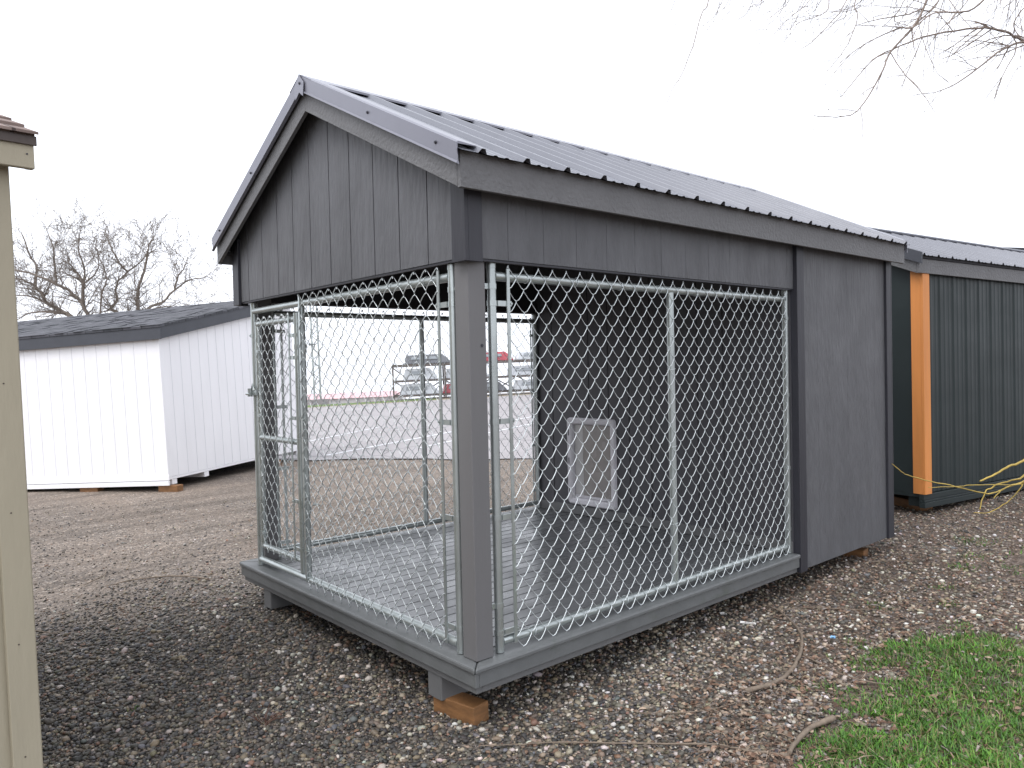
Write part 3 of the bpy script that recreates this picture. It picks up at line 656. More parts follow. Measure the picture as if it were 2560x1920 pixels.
# ================================================================== other sheds
def frame(o, ang, tilt=0.0):
    return Matrix.Translation(Vector(o)) @ Matrix.Rotation(ang, 4, 'Z') @ Matrix.Rotation(tilt, 4, 'Y')
def gbox(mb, P, ths): pass
def gable_shed(name, Mx, GW, LEN, zb, ze, slope, ovg, ove, mats, fasc, fdepth, wallx=None, roofx=None):
    """local x = across the gable?? no: local x runs along the eave, y across the gable (eave wall at y=0)"""
    root = empty(name, Mx)
    zr = lambda y: ze + slope * min(y, GW - y)
    wl = MB(); th = .05
    wl.box(0, LEN, 0, th, zb, ze); wl.box(0, LEN, GW - th, GW, zb, ze)
    for x0, x1 in ((0, th), (LEN - th, LEN)):
        wl.prism([(x0, th, zb), (x0, GW - th, zb), (x0, GW - th, zr(GW - th)), (x0, GW / 2, zr(GW / 2)), (x0, th, zr(th))], (x1 - x0, 0, 0))
    wl.cur = 1
    if wallx: wallx(wl)
    wo_ = wl.build('wall', [mats['wall'], mats.get('wall2', mats['wall'])], root)
    rf = MB(); t = .03; tz = .012
    for sg in (1, -1):
        yy = (lambda y: y) if sg > 0 else (lambda y: GW - y)
        P = [(-ovg, yy(-ove), ze + fdepth * 0 - slope * ove + tz + fasc), (LEN + ovg, yy(-ove), ze - slope * ove + tz + fasc), (LEN + ovg, yy(GW / 2), ze + slope * GW / 2 + tz + fasc), (-ovg, yy(GW / 2), ze + slope * GW / 2 + tz + fasc)]
        rf.prism(P, (0, 0, t))
    if roofx: roofx(rf)
    rfo = rf.build('roof', mats['roof'], root)
    for y0, y1 in ((-ove + .01, -ove + .032), (GW + ove - .032, GW + ove - .01)):
        zt = ze - slope * ove + tz + fasc - .001
        MB().box(-ovg + .01, LEN + ovg - .01, y0, y1, zt - fdepth, zt).build('eave_fascia', mats['fascia'], root, .002)
    for x0 in (-ovg + .011, LEN + ovg - .031):
        for sg in (1, -1):
            yy = (lambda y: y) if sg > 0 else (lambda y: GW - y)
            zf = lambda y: ze + slope * y + tz + fasc - .001
            P = [(x0, yy(-ove + .034), zf(-ove) - fdepth), (x0, yy(GW / 2 - .001), zf(GW / 2) - fdepth), (x0, yy(GW / 2 - .001), zf(GW / 2)), (x0, yy(-ove + .034), zf(-ove + .03))]
            MB().prism(P, (.02, 0, 0)).build('rake_board', mats['fascia'], root, .002)
    return root, wo_, rfo
# --- white shed: local x along the eave wall (away to the left), gable end at x=0 faces the kennel
C0 = Vector((1.336, 8.356, 0)); 
ew = math.atan2(0.825, -0.566)
# local y must run along the gable direction g=(.827,.563): mirror handled by placing the eave wall at y=GW side
GWw = 3.38; LENw = 6.0
g_ = Vector((0.827, 0.563, 0)); e_ = Vector((-0.566, 0.825, 0))
# rotate so that local x = e_ ; local y = e_ rotated +90 = (-.825,-.566) = -g_. origin at far gable corner
Mw = frame(C0 + g_ * GWw, math.atan2(e_.y, e_.x), 0.022)
M['groove'] = mat('grey_siding_groove', (0.60, 0.60, 0.64), 0.8)
def white_grooves(gm):
    for k in range(1, 30):
        x = k * .203
        if x < LENw - .05: gm.box(x - .0015, x + .0015, GWw + .0005, GWw + .0025, -0.06, 1.80)
    for k in range(1, 16):
        y = GWw - k * .203; gm.box(-.0025, -.0005, y - .0012, y + .0012, -0.10, 1.83 + .19 * (GWw - y) - .02)
SW = 0.19; zw = lambda y: 1.83 + SW * (GWw - y)
wsh = empty('white_shed', Mw)
tag(wsh, 'white wooden shed with dark slate trim and a low grey shingle roof', 'shed')
wl = MB(); wl.box(0, LENw, GWw - .05, GWw, -.115, 1.83); wl.box(0, LENw, 0, .05, -.115, zw(.05))
for x0 in (0, LENw - .05): wl.prism([(x0, .05, -.115), (x0, GWw - .05, -.115), (x0, GWw - .05, zw(GWw - .05)), (x0, .05, zw(.05))], (.05, 0, 0))
wl.cur = 1; white_grooves(wl); wl.build('wall', [M['whitesiding'], M['groove']], wsh)
rf = MB(); rf.prism([(-.10, GWw + .08, zw(GWw + .08) + .072), (LENw + .1, GWw + .08, zw(GWw + .08) + .072), (LENw + .1, -.08, zw(-.08) + .072), (-.10, -.08, zw(-.08) + .072)], (0, 0, .03))
for k in range(40):
    x = -0.1 + k * .155; j = random.uniform(-.006, .006)
    for row in range(17):
        yq = GWw + .085 - row * .2; zq = zw(yq - .19) + .104
        off = .07 * (row % 2)
        if random.random() < 0.8: rf.obox((x + off, yq - .19 + j, zq), (.150, 0, 0), (0, .195, -SW * .195), (0, 0, .007))
rf.build('roof', M['shingle'], wsh)
zt = zw(GWw + .08) + .071
MB().box(-.09, LENw + .09, GWw + .048, GWw + .07, zt - .155, zt).build('eave_fascia', M['slate'], wsh, .002)
zt = zw(-.08) + .06
MB().box(-.09, LENw + .09, -.07, -.048, zt - .155, zt).build('eave_fascia', M['slate'], wsh, .002)
for x0 in (-.089, LENw + .069):
    MB().prism([(x0, GWw + .046, zw(GWw + .046) - .084), (x0, -.046, zw(-.046) - .084), (x0, -.046, zw(-.046) + .071), (x0, GWw + .046, zw(GWw + .046) + .071)], (.02, 0, 0)).build('rake_board', M['slate'], wsh, .002)
sk = MB(); sk.box(-0.02, LENw, GWw + .001, GWw + .02, -0.155, -0.090); sk.box(-0.02, LENw, GWw + .001, GWw + .03, -0.222, -0.163)
sk.box(0.0, .02, 0, GWw + .0005, -0.150, -0.118); sk.build('skirt_board', M['whitesiding'], wsh, .003)
mb = MB(); mb.box(0.03, LENw - .03, 0.03, GWw - .02, -0.15, -.116); mb.build('floor_frame', M['interior'], wsh)
for yk in (GWw - .12, GWw - 0.80, GWw - 2.55, 0.05):
    MB().box(0.005, LENw - .01, yk - .05, yk + .05, -0.222, -0.151).build('skid', M['whitesiding'], wsh, .003)
for (sx_, sy_, lab) in ((0.02, GWw - .06, 'brown timber block under the near corner of the white shed'), (1.30, GWw - .06, 'brown timber block under the long wall of the white shed'), (0.05, GWw - 2.55, 'timber block under the gable end of the white shed'), (4.6, GWw - .06, 'timber block under the hidden end of the white shed')):
    p = Mw @ Vector((sx_, sy_, 0)); ob = block((p.x, p.y, -0.325), (.30, .12, .10), math.atan2(e_.y, e_.x), lab, 'timber blocks under the white shed')
# --- dark metal shed on the right
D0 = Vector((5.25, 0.33, 0)); dang = math.radians(-8.5)
Md = frame(D0, dang, 0.027)
def dark_ribs(rb):
    rb.cur = 0
    for k in range(22):
        x = 0.10 + k * .229
        for dx, h, wd in ((0, .010, .030), (.076, .003, .02), (.152, .003, .02)):
            if x + dx + wd < 4.95: rb.prism([(x + dx - wd, -.0005, -0.09), (x + dx - wd * .45, -h, -0.09), (x + dx + wd * .45, -h, -0.09), (x + dx + wd, -.0005, -0.09)], (0, 0, 2.01))
    rb.cur = 1
    for yk in (.45, 1.05, 1.65): rb.box(-.006, -.0005, yk, yk + .006, -.09, 1.95)
dm = dict(wall=M['darksteel'], wall2=M['interior'], roof=M['interior'], fascia=M['board'])
dsh, dwall, droof = gable_shed('dark_metal_shed', Md, 2.45, 5.0, -0.09, 1.93, 0.415, 0.10, 0.06, dm, 0.05, 0.125, dark_ribs)
tag(dsh, 'dark green grey shed with ribbed metal walls and an orange corner board', 'shed')
# metal roof panels
for sgn in (-1, 1):
    mb = MB(); P = rib_profile(-0.11, 5.11); n = len(P); vs = []
    for y in (-.085, 1.225):
        for x, h in P:
            z = 1.93 + .415 * y + .05 + .012 + .03 + .003 + h
            vs.append((x, y if sgn < 0 else 2.45 - y, z))
    f = [(k, k + 1, n + k + 1, n + k) for k in range(n - 1)]
    if sgn > 0: f = [q[::-1] for q in f]
    s = mb.add(vs, f); s.cur = 1
    for row in range(6):
        for c in range(22):
            x = -.11 + .229 * c + .080; y = -.03 + row * .235; z = 1.93 + .415 * y + .095
            if x < 5.05: s.tube([(x, y if sgn < 0 else 2.45 - y, z), (x, (y - .003) if sgn < 0 else 2.453 - y, z + .007)], [.010, .007], 5)
    s.build('metal_sheet', [M['roofmetal'], M['screw']], droof)
for x0 in (-.118, 5.098):
    mb = MB()
    for sg in (1, -1):
        yy = (lambda y: y) if sg > 0 else (lambda y: 2.45 - y)
        zf = lambda y: 1.93 + .415 * y + .12
        mb.prism([(x0, yy(-.085), zf(-.085) - .10), (x0, yy(1.224), zf(1.224) - .10), (x0, yy(1.224), zf(1.224)), (x0, yy(-.085), zf(-.085))], (.02, 0, 0))
    mb.build('rake_flashing', M['slate'], dsh)

MB().box(-.12, 5.12, 1.225 - .07, 1.225 + .07, 1.93 + .415 * 1.225 + .085, 1.93 + .415 * 1.225 + .118).build('ridge_cap', M['roofmetal'], dsh, .02)
MB().box(-.022, .085, -.040, -.016, -0.095, 1.885).build('corner_board', M['cedar'], dsh, .003)
MB().box(-.022, -.002, -.0155, .07, -0.095, 1.885).build('corner_board_return', M['cedar'], dsh, .003)
mb = MB(); mb.box(-0.02, 5.0, -.025, .02, -0.145, -0.0965); mb.box(-0.02, 5.0, -.030, .02, -0.165, -0.147); mb.box(-0.02, 5.0, -.036, .02, -0.215, -0.167); mb.build('skirt_board', M['darksteel'], dsh, .003)
MB().box(0.03, 4.95, .05, 2.4, -0.13, -.0915).build('floor_frame', M['interior'], dsh)
MB().box(-.0025, .03, .02, 2.43, -0.125, -.091).build('sill_trim', M['darksteel'], dsh)
for yk in (.05, 2.3): MB().box(0.04, 4.95, yk, yk + .1, -0.215, -.131).build('skid', M['darksteel'], dsh, .003)
p = Md @ Vector((.35, .35, 0)); block((p.x, p.y, -0.30), (.5, .14, .088), dang + 1.2, 'orange brown timber block under the dark metal shed', 'timber blocks under the dark shed')

# --- beige shed at the left edge; eave wall faces the camera
Bc = Vector((-1.405, 0.600, 0))
dirE = math.radians(180 + 8)           # along the eave, to the left
Dg = Vector((math.cos(math.radians(98)), math.sin(math.radians(98)), 0))
Mb = frame(Bc, math.radians(8), 0.0)    # local x to the right, wall spans x in [-4, 0], y away
bsh = empty('beige_shed', Mb)
tag(bsh, 'beige painted shed with brown shingles cropped at the left edge', 'shed')
ZW = 1.905; BG = 2.4; BL = 4.0; bs = 0.43
mb = MB(); mb.box(-BL, -.0, 0, .05, -.20, ZW + .05); mb.box(-BL, 0, BG - .05, BG, -.20, ZW + .05)
for xx in (-.05, -BL): mb.prism([(xx, .05, -.2), (xx, BG - .05, -.2), (xx, BG - .05, ZW + .05), (xx, BG / 2, ZW + .05 + bs * BG / 2), (xx, .05, ZW + .05)], (.05, 0, 0))
mb.build('wall', M['beige'], bsh)
mb = MB(); mb.box(-.080, .004, -.022, -.001, -.21, ZW + .02); mb.build('corner_trim', M['beige'], bsh, .003)
MB().box(.0005, .012, 0, .075, -.21, ZW + .02).build('corner_trim_return', M['beige'], bsh, .003)
fz0, fz1 = 1.893, 1.975
MB().box(-BL - .06, .062, -.085, -.062, fz0, fz1).build('eave_fascia', M['beige'], bsh, .003)
for zz_ in (-.02, .35, .78, 1.2, 1.62): MB().tube([(-.045, -.0218, zz_), (-.045, -.0232, zz_)], .0028, 6).build('nail', M['drip'], bsh)
MB().tube([(.040, -.0855, fz0 + .045), (.040, -.087, fz0 + .045)], .003, 6).build('nail', M['screw'], bsh)
MB().box(-BL - .06, .060, -.061, -.001, fz0 + .02, fz0 + .03).build('soffit', M['beige'], bsh)
MB().box(-BL - .07, .068, -.094, -.0855, fz1 - .008, fz1 + .022).build('drip_edge', M['drip'], bsh, .001)
rf = MB()
for sg in (1, -1):
    yy = (lambda y: y) if sg > 0 else (lambda y: BG - y)
    rf.prism([(-BL - .06, yy(-.09), fz1 + .018), (.064, yy(-.09), fz1 + .018), (.064, yy(BG / 2), fz1 + .018 + bs * (BG / 2 + .09)), (-BL - .06, yy(BG / 2), fz1 + .018 + bs * (BG / 2 + .09))], (0, 0, .012))
MB().prism([(.040, -.06, fz0 + .0), (.040, BG / 2, fz0 + bs * (BG / 2 + .06)), (.040, BG / 2, fz1 + .015 + bs * (BG / 2 + .06)), (.040, -.06, fz1 + .015)], (.02, 0, 0)).build('rake_board', M['beige'], bsh)
MB().prism([(.040, BG / 2 + .001, fz0 + bs * (BG / 2 + .06)), (.040, BG + .06, fz0), (.040, BG + .06, fz1 + .015), (.040, BG / 2 + .001, fz1 + .015 + bs * (BG / 2 + .06))], (.02, 0, 0)).build('rake_board', M['beige'], bsh)
sh = rf
for row in range(9):
    y = -.105 + row * .125
    z = fz1 + .030 + bs * (y + .09)
    x = -BL
    while x < .07:
        wd_ = random.uniform(.14, .22); x1 = min(x + wd_, .074 + random.uniform(-.004, .008))
        if x1 > x + .01: sh.obox((x, y + random.uniform(-.004, .004), z + .001), (x1 - x - .003, 0, 0), (0, .16, bs * .16 - .012), (0, 0, .009))
        x += wd_
sh.build('roof', M['shinglebrown'], bsh)

# --- small white shed with dark roof beyond the dark one
FP = pt(2500, 660, 17)
Mf = frame((FP.x, FP.y, 0), math.radians(-20), 0)
fm_ = dict(wall=M['whitesiding'], roof=M['shingle'], fascia=M['slate'])
fsh, _, _ = gable_shed('far_shed', Mf, 3.0, 5.5, -0.2, 3.27, 0.16, 0.15, 0.12, fm_, 0.05, 0.16)
fsh.location = Vector((FP.x, FP.y, 0)) + Vector((0, 0, 0))
tag(fsh, 'far white shed with dark roof peeking over the metal roof at right', 'shed')

# ================================================================== far things seen through the run
def far(u, v, t): p = pt(u, v, t); return p
GZ = -0.30
def rack():
    A = Vector((18.66, 30.16, GZ)); B = Vector((24.9, 26.2, GZ)); d = (B - A).normalized(); n = Vector((-d.y, d.x, 0)) * (1 if Vector((-d.y, d.x, 0)).dot(F_) > 0 else -1)
    LN = (B - A).length + 3.0; root = empty('storage_rack', Matrix.Translation(A))
    tag(root, 'long rusty three level steel rack across the parking lot', 'rack')
    DEP = 1.5
    lv = [0.12, 0.86, 1.62]
    for q in range(5):
        for dd in (0, DEP):
            p = d * (q * LN / 4) + n * dd
            MB().obox(p - d * .04, d * .08, n * .08, (0, 0, 1.66)).build('upright', M['rust'], root)
    for z in lv:
        mb = MB()
        for dd in (0, DEP): mb.obox(n * dd + Vector((0, 0, z)), d * LN, n * .06, (0, 0, .09 if z < 1.5 else .13))
        for q in range(18): mb.obox(d * (q * LN / 17 - .03) + Vector((0, 0, z + .02)), d * .05, n * DEP, (0, 0, .04))
        mb.build('shelf', M['rust'], root)
    mb = MB()
    for q in range(8):
        a = d * (q * LN / 8 + .1); b = d * ((q + 1) * LN / 8 - .1)
        z0, z1 = (.2, .84)
        mb.tube([a + n * DEP + Vector((0, 0, z0)), b + n * DEP + Vector((0, 0, z1))], .03, 5); mb.tube([b + n * DEP + Vector((0, 0, z0)), a + n * DEP + Vector((0, 0, z1))], .03, 5)
    mb.tube([Vector((0, 0, 1.60)), d * .55 + Vector((0, 0, 1.15))], .03, 5)
    mb.build('brace', M['rust'], root)
    return A, d, n, LN, DEP
A, rd, rn, RLN, DEP = rack()
def truck_cap(s, z, ln, hgt, m, label, depth=1.15, wincol='glass'):
    """a pickup bed cap: sloping front, side window, its shell hollow-looking from below"""
    root = empty('truck_cap', Matrix.Translation(A + rd * s + rn * .15 + Vector((0, 0, z))))
    tag(root, label, 'truck cap', 'pickup caps on the rack')
    p = lambda a, b, h: rd * a + rn * b + Vector((0, 0, h))
    mb = MB(); i = .10
    base = [p(0, 0, 0), p(ln, 0, 0), p(ln, depth, 0), p(0, depth, 0)]
    top = [p(.12, i, hgt), p(ln - .42, i, hgt * 1.05), p(ln - .42, depth - i, hgt * 1.05), p(.12, depth - i, hgt)]
    mid = [p(0.02, .02, hgt * .25), p(ln - .03, .02, hgt * .25), p(ln - .03, depth - .02, hgt * .25), p(0.02, depth - .02, hgt * .25)]
    vs = base + mid + top; f = [(0, 3, 2, 1)] + [(k, (k + 1) % 4, 4 + (k + 1) % 4, 4 + k) for k in range(4)] + [(4 + k, 4 + (k + 1) % 4, 8 + (k + 1) % 4, 8 + k) for k in range(4)] + [(8, 9, 10, 11)]
    nrm = (base[1] - base[0]).cross(base[3] - base[0]).z
    if nrm < 0: f = [q[::-1] for q in f]
    mb.add(vs, f).build('shell', M[m], root, .03)
    wi = MB(); 
    wi.prism([p(.30, .012, hgt * .50), p(ln - .60, .012, hgt * .50), p(ln - .66, .075, hgt * .80), p(.36, .075, hgt * .80)], -rn * .015)
    wi.build('side_window', M[wincol], root)
# on top
truck_cap(0.62, 1.75, 2.3, .45, 'capgrey', 'dark grey pickup cap on the top shelf, leftmost of the top row')
truck_cap(3.15, 1.75, 0.9, .33, 'capgrey', 'small dark grey pickup cap on the top shelf behind the front pipe')
truck_cap(4.15, 1.75, 2.0, .44, 'capred', 'red pickup cap on the top shelf seen past the corner post')
truck_cap(6.35, 1.75, 1.6, .40, 'capwhite', 'pale pickup cap on the top shelf, right of the red one')
# middle
truck_cap(0.50, 0.95, 1.75, .55, 'capwhite', 'white pickup cap on the middle shelf at the left end')
truck_cap(2.65, 0.95, 2.2, .50, 'capwhite', 'white pickup cap on the middle shelf in the centre')
truck_cap(5.9, 0.95, 2.0, .48, 'capwhite', 'white pickup cap on the middle shelf at the right')
# bottom
truck_cap(0.30, 0.21, 2.0, .52, 'capwhite', 'white pickup cap on the bottom shelf at the left end')
truck_cap(2.45, 0.21, 1.4, .45, 'capred', 'red pickup cap on the bottom shelf beside the white one')
truck_cap(3.95, 0.21, 1.8, .45, 'capgrey', 'grey pickup cap on the bottom shelf beside the red one')
truck_cap(6.2, 0.21, 1.9, .48, 'capwhite', 'white pickup cap on the bottom shelf at the right')
# light pole seen at the left of the front mesh
lp0 = Vector((14.9, 31.2, GZ)); root = empty('lattice_pole', Matrix.Translation(lp0)); tag(root, 'thin grey lattice pole beyond the parking lot seen beside the gate', 'pole')
mb = MB(); sdv = Vector((R_.x, R_.y, 0)).normalized()
for sx_ in (0, .30):
    mb.tube([sdv * sx_, sdv * sx_ + Vector((0, 0, 9))], .045, 6)
for k in range(30): mb.tube([sdv * (0 if k % 2 else .30) + Vector((0, 0, k * .3)), sdv * (.30 if k % 2 else 0) + Vector((0, 0, k * .3 + .3))], .02, 4)
mb.build('mast', M['farwall'] if False else M['galv'], root)
mb = MB(); mb.obox(Vector((-.3, -.3, 0)), (.9, 0, 0), (0, .6, 0), (0, 0, .25)); mb.build('footing', M['asphalt'], root)
# low red roofed building far beyond
fr_ = pt(880, 990, 62); root = empty('far_barn', frame(fr_, math.radians(-40)))
tag(root, 'distant low building with a faded red roof on the horizon', 'building')
MB().box(-5.8, 3.8, 0, 5, -6, -0.12).build('wall', M['farwall'], root)
MB().prism([(-6, -.3, -.15), (-6, 5.3, -.15), (-6, 2.5, .22)], (10, 0, 0)).build('roof', M['farred'], root)

# ================================================================== trees
def branch_path(p, d, ln, n, wob, up, rnd):
    pts = [Vector(p)]; d = Vector(d).normalized()
    for k in range(n):
        d = (d + Vector((rnd.gauss(0, wob), rnd.gauss(0, wob), rnd.gauss(0, wob) + up))).normalized()
        pts.append(pts[-1] + d * ln / n)
    return pts, d
def grow(mb, p, d, ln, r, lvl, rnd, maxl, up=.05, wob=.13):
    n = 6 if lvl < 3 else 4
    pts, d2 = branch_path(p, d, ln, n, wob, up, rnd)
    rs = [r * (1 - .55 * k / n) for k in range(n + 1)]
    mb.tube(pts, rs, 6 if lvl < 2 else (4 if lvl < 3 else 3), False)
    if lvl >= maxl: return
    nc = {0: 5, 1: 5, 2: 4, 3: 4, 4: 3}[lvl]
    for c in range(nc):
        q = 0.22 + .78 * (c + rnd.random() * .6) / nc; q = min(q, .999)
        k = int(q * n); fr = q * n - k; pp = pts[k].lerp(pts[k + 1], fr)
        t = (pts[k + 1] - pts[k]).normalized()
        ax = t.cross(Vector((rnd.gauss(0, 1), rnd.gauss(0, 1), rnd.gauss(0, 1)))).normalized()
        dd = (t * rnd.uniform(.55, 1.0) + ax * rnd.uniform(.5, .95)).normalized()
        grow(mb, pp, dd, ln * rnd.uniform(.38, .60), max(rs[k] * rnd.uniform(.40, .60), .0055), lvl + 1, rnd, maxl, up, wob)
    for sgn in (-1, 1):       # the tip forks on, no blunt ends
        ax = d2.cross(Vector((rnd.gauss(0, 1), rnd.gauss(0, 1), rnd.gauss(0, 1)))).normalized()
        grow(mb, pts[-1], (d2 + ax * sgn * rnd.uniform(.2, .5)).normalized(), ln * rnd.uniform(.45, .62), max(rs[-1] * .85, .0055), lvl + 1, rnd, maxl, up, wob)
def bare_tree(base, fork_h, limbs, label, rnd, scale=1.0):
    root = empty('bare_tree', Matrix.Translation(base)); tag(root, label, 'tree')
    tr = MB(); tr.tube([(0, 0, -.1), (.02, 0, .3), (0, .03, fork_h * .6), (0, 0, fork_h)], [.30 * scale, .22 * scale, .19 * scale, .20 * scale], 12); tr.build('trunk', M['bark'], root)
    cr = MB()
    for (a, b, h, ln, r) in limbs:
        d = R_ * a + F_ * b + Vector((0, 0, h)); ln *= .66; grow(cr, Vector((0, 0, fork_h * .85)), d, ln, r * .8, 0, rnd, 4, .012, .19)
    cr.build('crown', M['bark'], root)
    return root
TB = pt(270, 960, 24.0); TB = Vector((TB.x, TB.y, -0.5)); rt = random.Random(5)
troot = empty('bare_tree', Matrix.Translation(TB)); tag(troot, 'bare branching tree rising behind the white shed roof', 'tree')
FK = Vector((0, 0, 2.0))
MB().tube([(0, 0, -.2), (.02, 0, .3), (0, .03, 1.2), tuple(FK)], [.34, .25, .21, .19], 12).build('trunk', M['bark'], troot)
cr = MB()
# main limbs: (start radius, sideways lean in depth, outline as the limb is seen)
LIMBS = [(.085, .6, None, [(680, 1010), (560, 930), (440, 860), (370, 760), (320, 700), (325, 520), (270, 450), (200, 240)]),
 (.035, .5, (0, 4), [(320, 700), (200, 640), (90, 625), (-60, 590)]),
 (.075, -.5, None, [(790, 990), (740, 860), (650, 760), (500, 680), (340, 600), (90, 545), (-40, 500)]),
 (.055, -.6, (2, 1), [(740, 860), (738, 680), (690, 580), (620, 490), (600, 400)]),
 (.030, -.8, (3, 1), [(738, 680), (840, 600), (880, 500), (870, 380)]),
 (.030, -.2, (3, 1), [(738, 680), (760, 560), (700, 330), (720, 200)]),
 (.035, -.3, (2, 3), [(560, 665), (490, 520), (470, 350), (400, 150)]),
 (.060, .8, None, [(1050, 950), (990, 900), (1040, 830), (1030, 690), (1140, 570), (1260, 470), (1310, 400)]),
 (.030, .9, (7, 4), [(1140, 570), (1030, 430), (970, 290), (930, 220)]),
 (.070, -.2, None, [(1220, 930), (1225, 860), (1235, 700), (1300, 500), (1320, 360), (1370, 280)]),
 (.060, .3, None, [(1300, 910), (1440, 840), (1560, 730), (1690, 640), (1850, 610)]),
 (.030, .2, (10, 2), [(1560, 730), (1600, 600), (1650, 520), (1680, 450)]),
 (.045, 1.0, (0, 1), [(560, 930), (480, 880), (380, 830), (230, 780), (90, 790)]),
 (.040, .2, (0, 1), [(560, 930), (440, 920), (250, 950), (110, 1020)]),
 (.035, 1.2, None, [(1250, 960), (1400, 890), (1560, 880), (1700, 900)]),
 (.035, -1.0, None, [(900, 1000), (900, 800), (950, 640), (900, 480), (850, 330)])]
ends = []
for r0, dz_, par, L2_ in LIMBS:
    n = len(L2_); P_ = [pt(.2803 * u, 520 + .2803 * v, 24 + dz_ * (k / (n - 1)) ** .8) - TB for k, (u, v) in enumerate(L2_)]
    if par is None: P_ = [FK, FK.lerp(P_[0], .55) + Vector((0, 0, -.08))] + P_
    else: P_[0] = ends[par[0]][par[1] + (2 if LIMBS[par[0]][2] is None else 0)]
    ends.append(P_); Q = []
    for k in range(len(P_) - 1):
        p0, p1, p2, p3 = P_[max(k - 1, 0)], P_[k], P_[k + 1], P_[min(k + 2, len(P_) - 1)]
        for q in (0, .33, .66): Q.append(.5 * ((2 * p1) + (-p0 + p2) * q + (2 * p0 - 5 * p1 + 4 * p2 - p3) * q * q + (-p0 + 3 * p1 - 3 * p2 + p3) * q ** 3) + Vector([rt.gauss(0, .014) for _ in range(3)]))
    Q.append(P_[-1]); m_ = len(Q); rs = [r0 * (1 - .82 * k / (m_ - 1)) + .003 for k in range(m_)]
    cr.tube(Q, rs, 6, False)
    for k in range(3 if par is None else 1, m_):
        t_ = (Q[k] - Q[k - 1]).normalized()
        for _ in range(2 if k < m_ - 1 else 3):
            ax = t_.cross(Vector((rt.gauss(0, 1), rt.gauss(0, 1), rt.gauss(0, 1)))).normalized()
            dd = (t_ * rt.uniform(.3, 1.0) + ax * rt.uniform(.5, 1.0) + Vector((0, 0, .12))).normalized()
            grow(cr, Q[k], dd, rt.uniform(.45, 1.05), max(rs[k] * .32, .006), 2, rt, 3 if rt.random() < .55 else 4, .02, .2)
cr.build('crown', M['bark'], troot)

# willow on the right, trunk out of frame, whose twigs hang into the top right corner
wt = Vector((4.3, -3.3, GZ)); wroot = empty('willow_tree', Matrix.Translation(wt)); tag(wroot, 'bare willow whose thin twigs hang into the top right corner', 'tree')
wi_ = wt
tr = MB(); tr.tube([(0, 0, -.1), (.03, .02, .4), (.0, .1, 1.4), (-.1, .2, 2.4), (-.25, .35, 3.2)], [.34, .25, .21, .19, .16], 12); tr.build('trunk', M['bark'], wroot)
def loc(p): return p - wt
rw = random.Random(3)
def limb(pts, r0, r1): 
    n = len(pts); m = MB(); m.tube(pts, [r0 + (r1 - r0) * k / (n - 1) for k in range(n)], 8, False); return m
nodesW = [pt(2750, -350, 5.2), pt(2500, -450, 5.0), pt(2150, -420, 4.8), pt(1850, -420, 4.6), pt(2900, 100, 5.4)]
topw = Vector((-.25, .35, 3.2)); allm = MB()
for tgt in (nodesW[0], nodesW[4]):
    e1 = loc(tgt); mid = topw.lerp(e1, .5) + Vector((0, 0, .25)); allm.tube([topw, mid, e1], [.12, .09, .06], 8, False)
allm.tube([loc(nodesW[0]), loc(nodesW[1]), loc(nodesW[2]), loc(nodesW[3])], [.06, .045, .03, .015], 8, False)
allm.tube([topw, topw + Vector((.8, -.5, 1.0)), topw + Vector((1.6, -1.2, 1.8))], [.12, .09, .04], 8, False)
allm.tube([topw, topw + Vector((.5, .7, 1.2)), topw + Vector((1.0, 1.2, 2.2))], [.12, .09, .04], 8, False)
allm.build('limbs', M['bark'], wroot)
tw = MB(); tw_thin = True
def zz(pts, sc=.4340, off=(1600, 0)): return [(off[0] + sc * a, off[1] + sc * b) for a, b in pts]
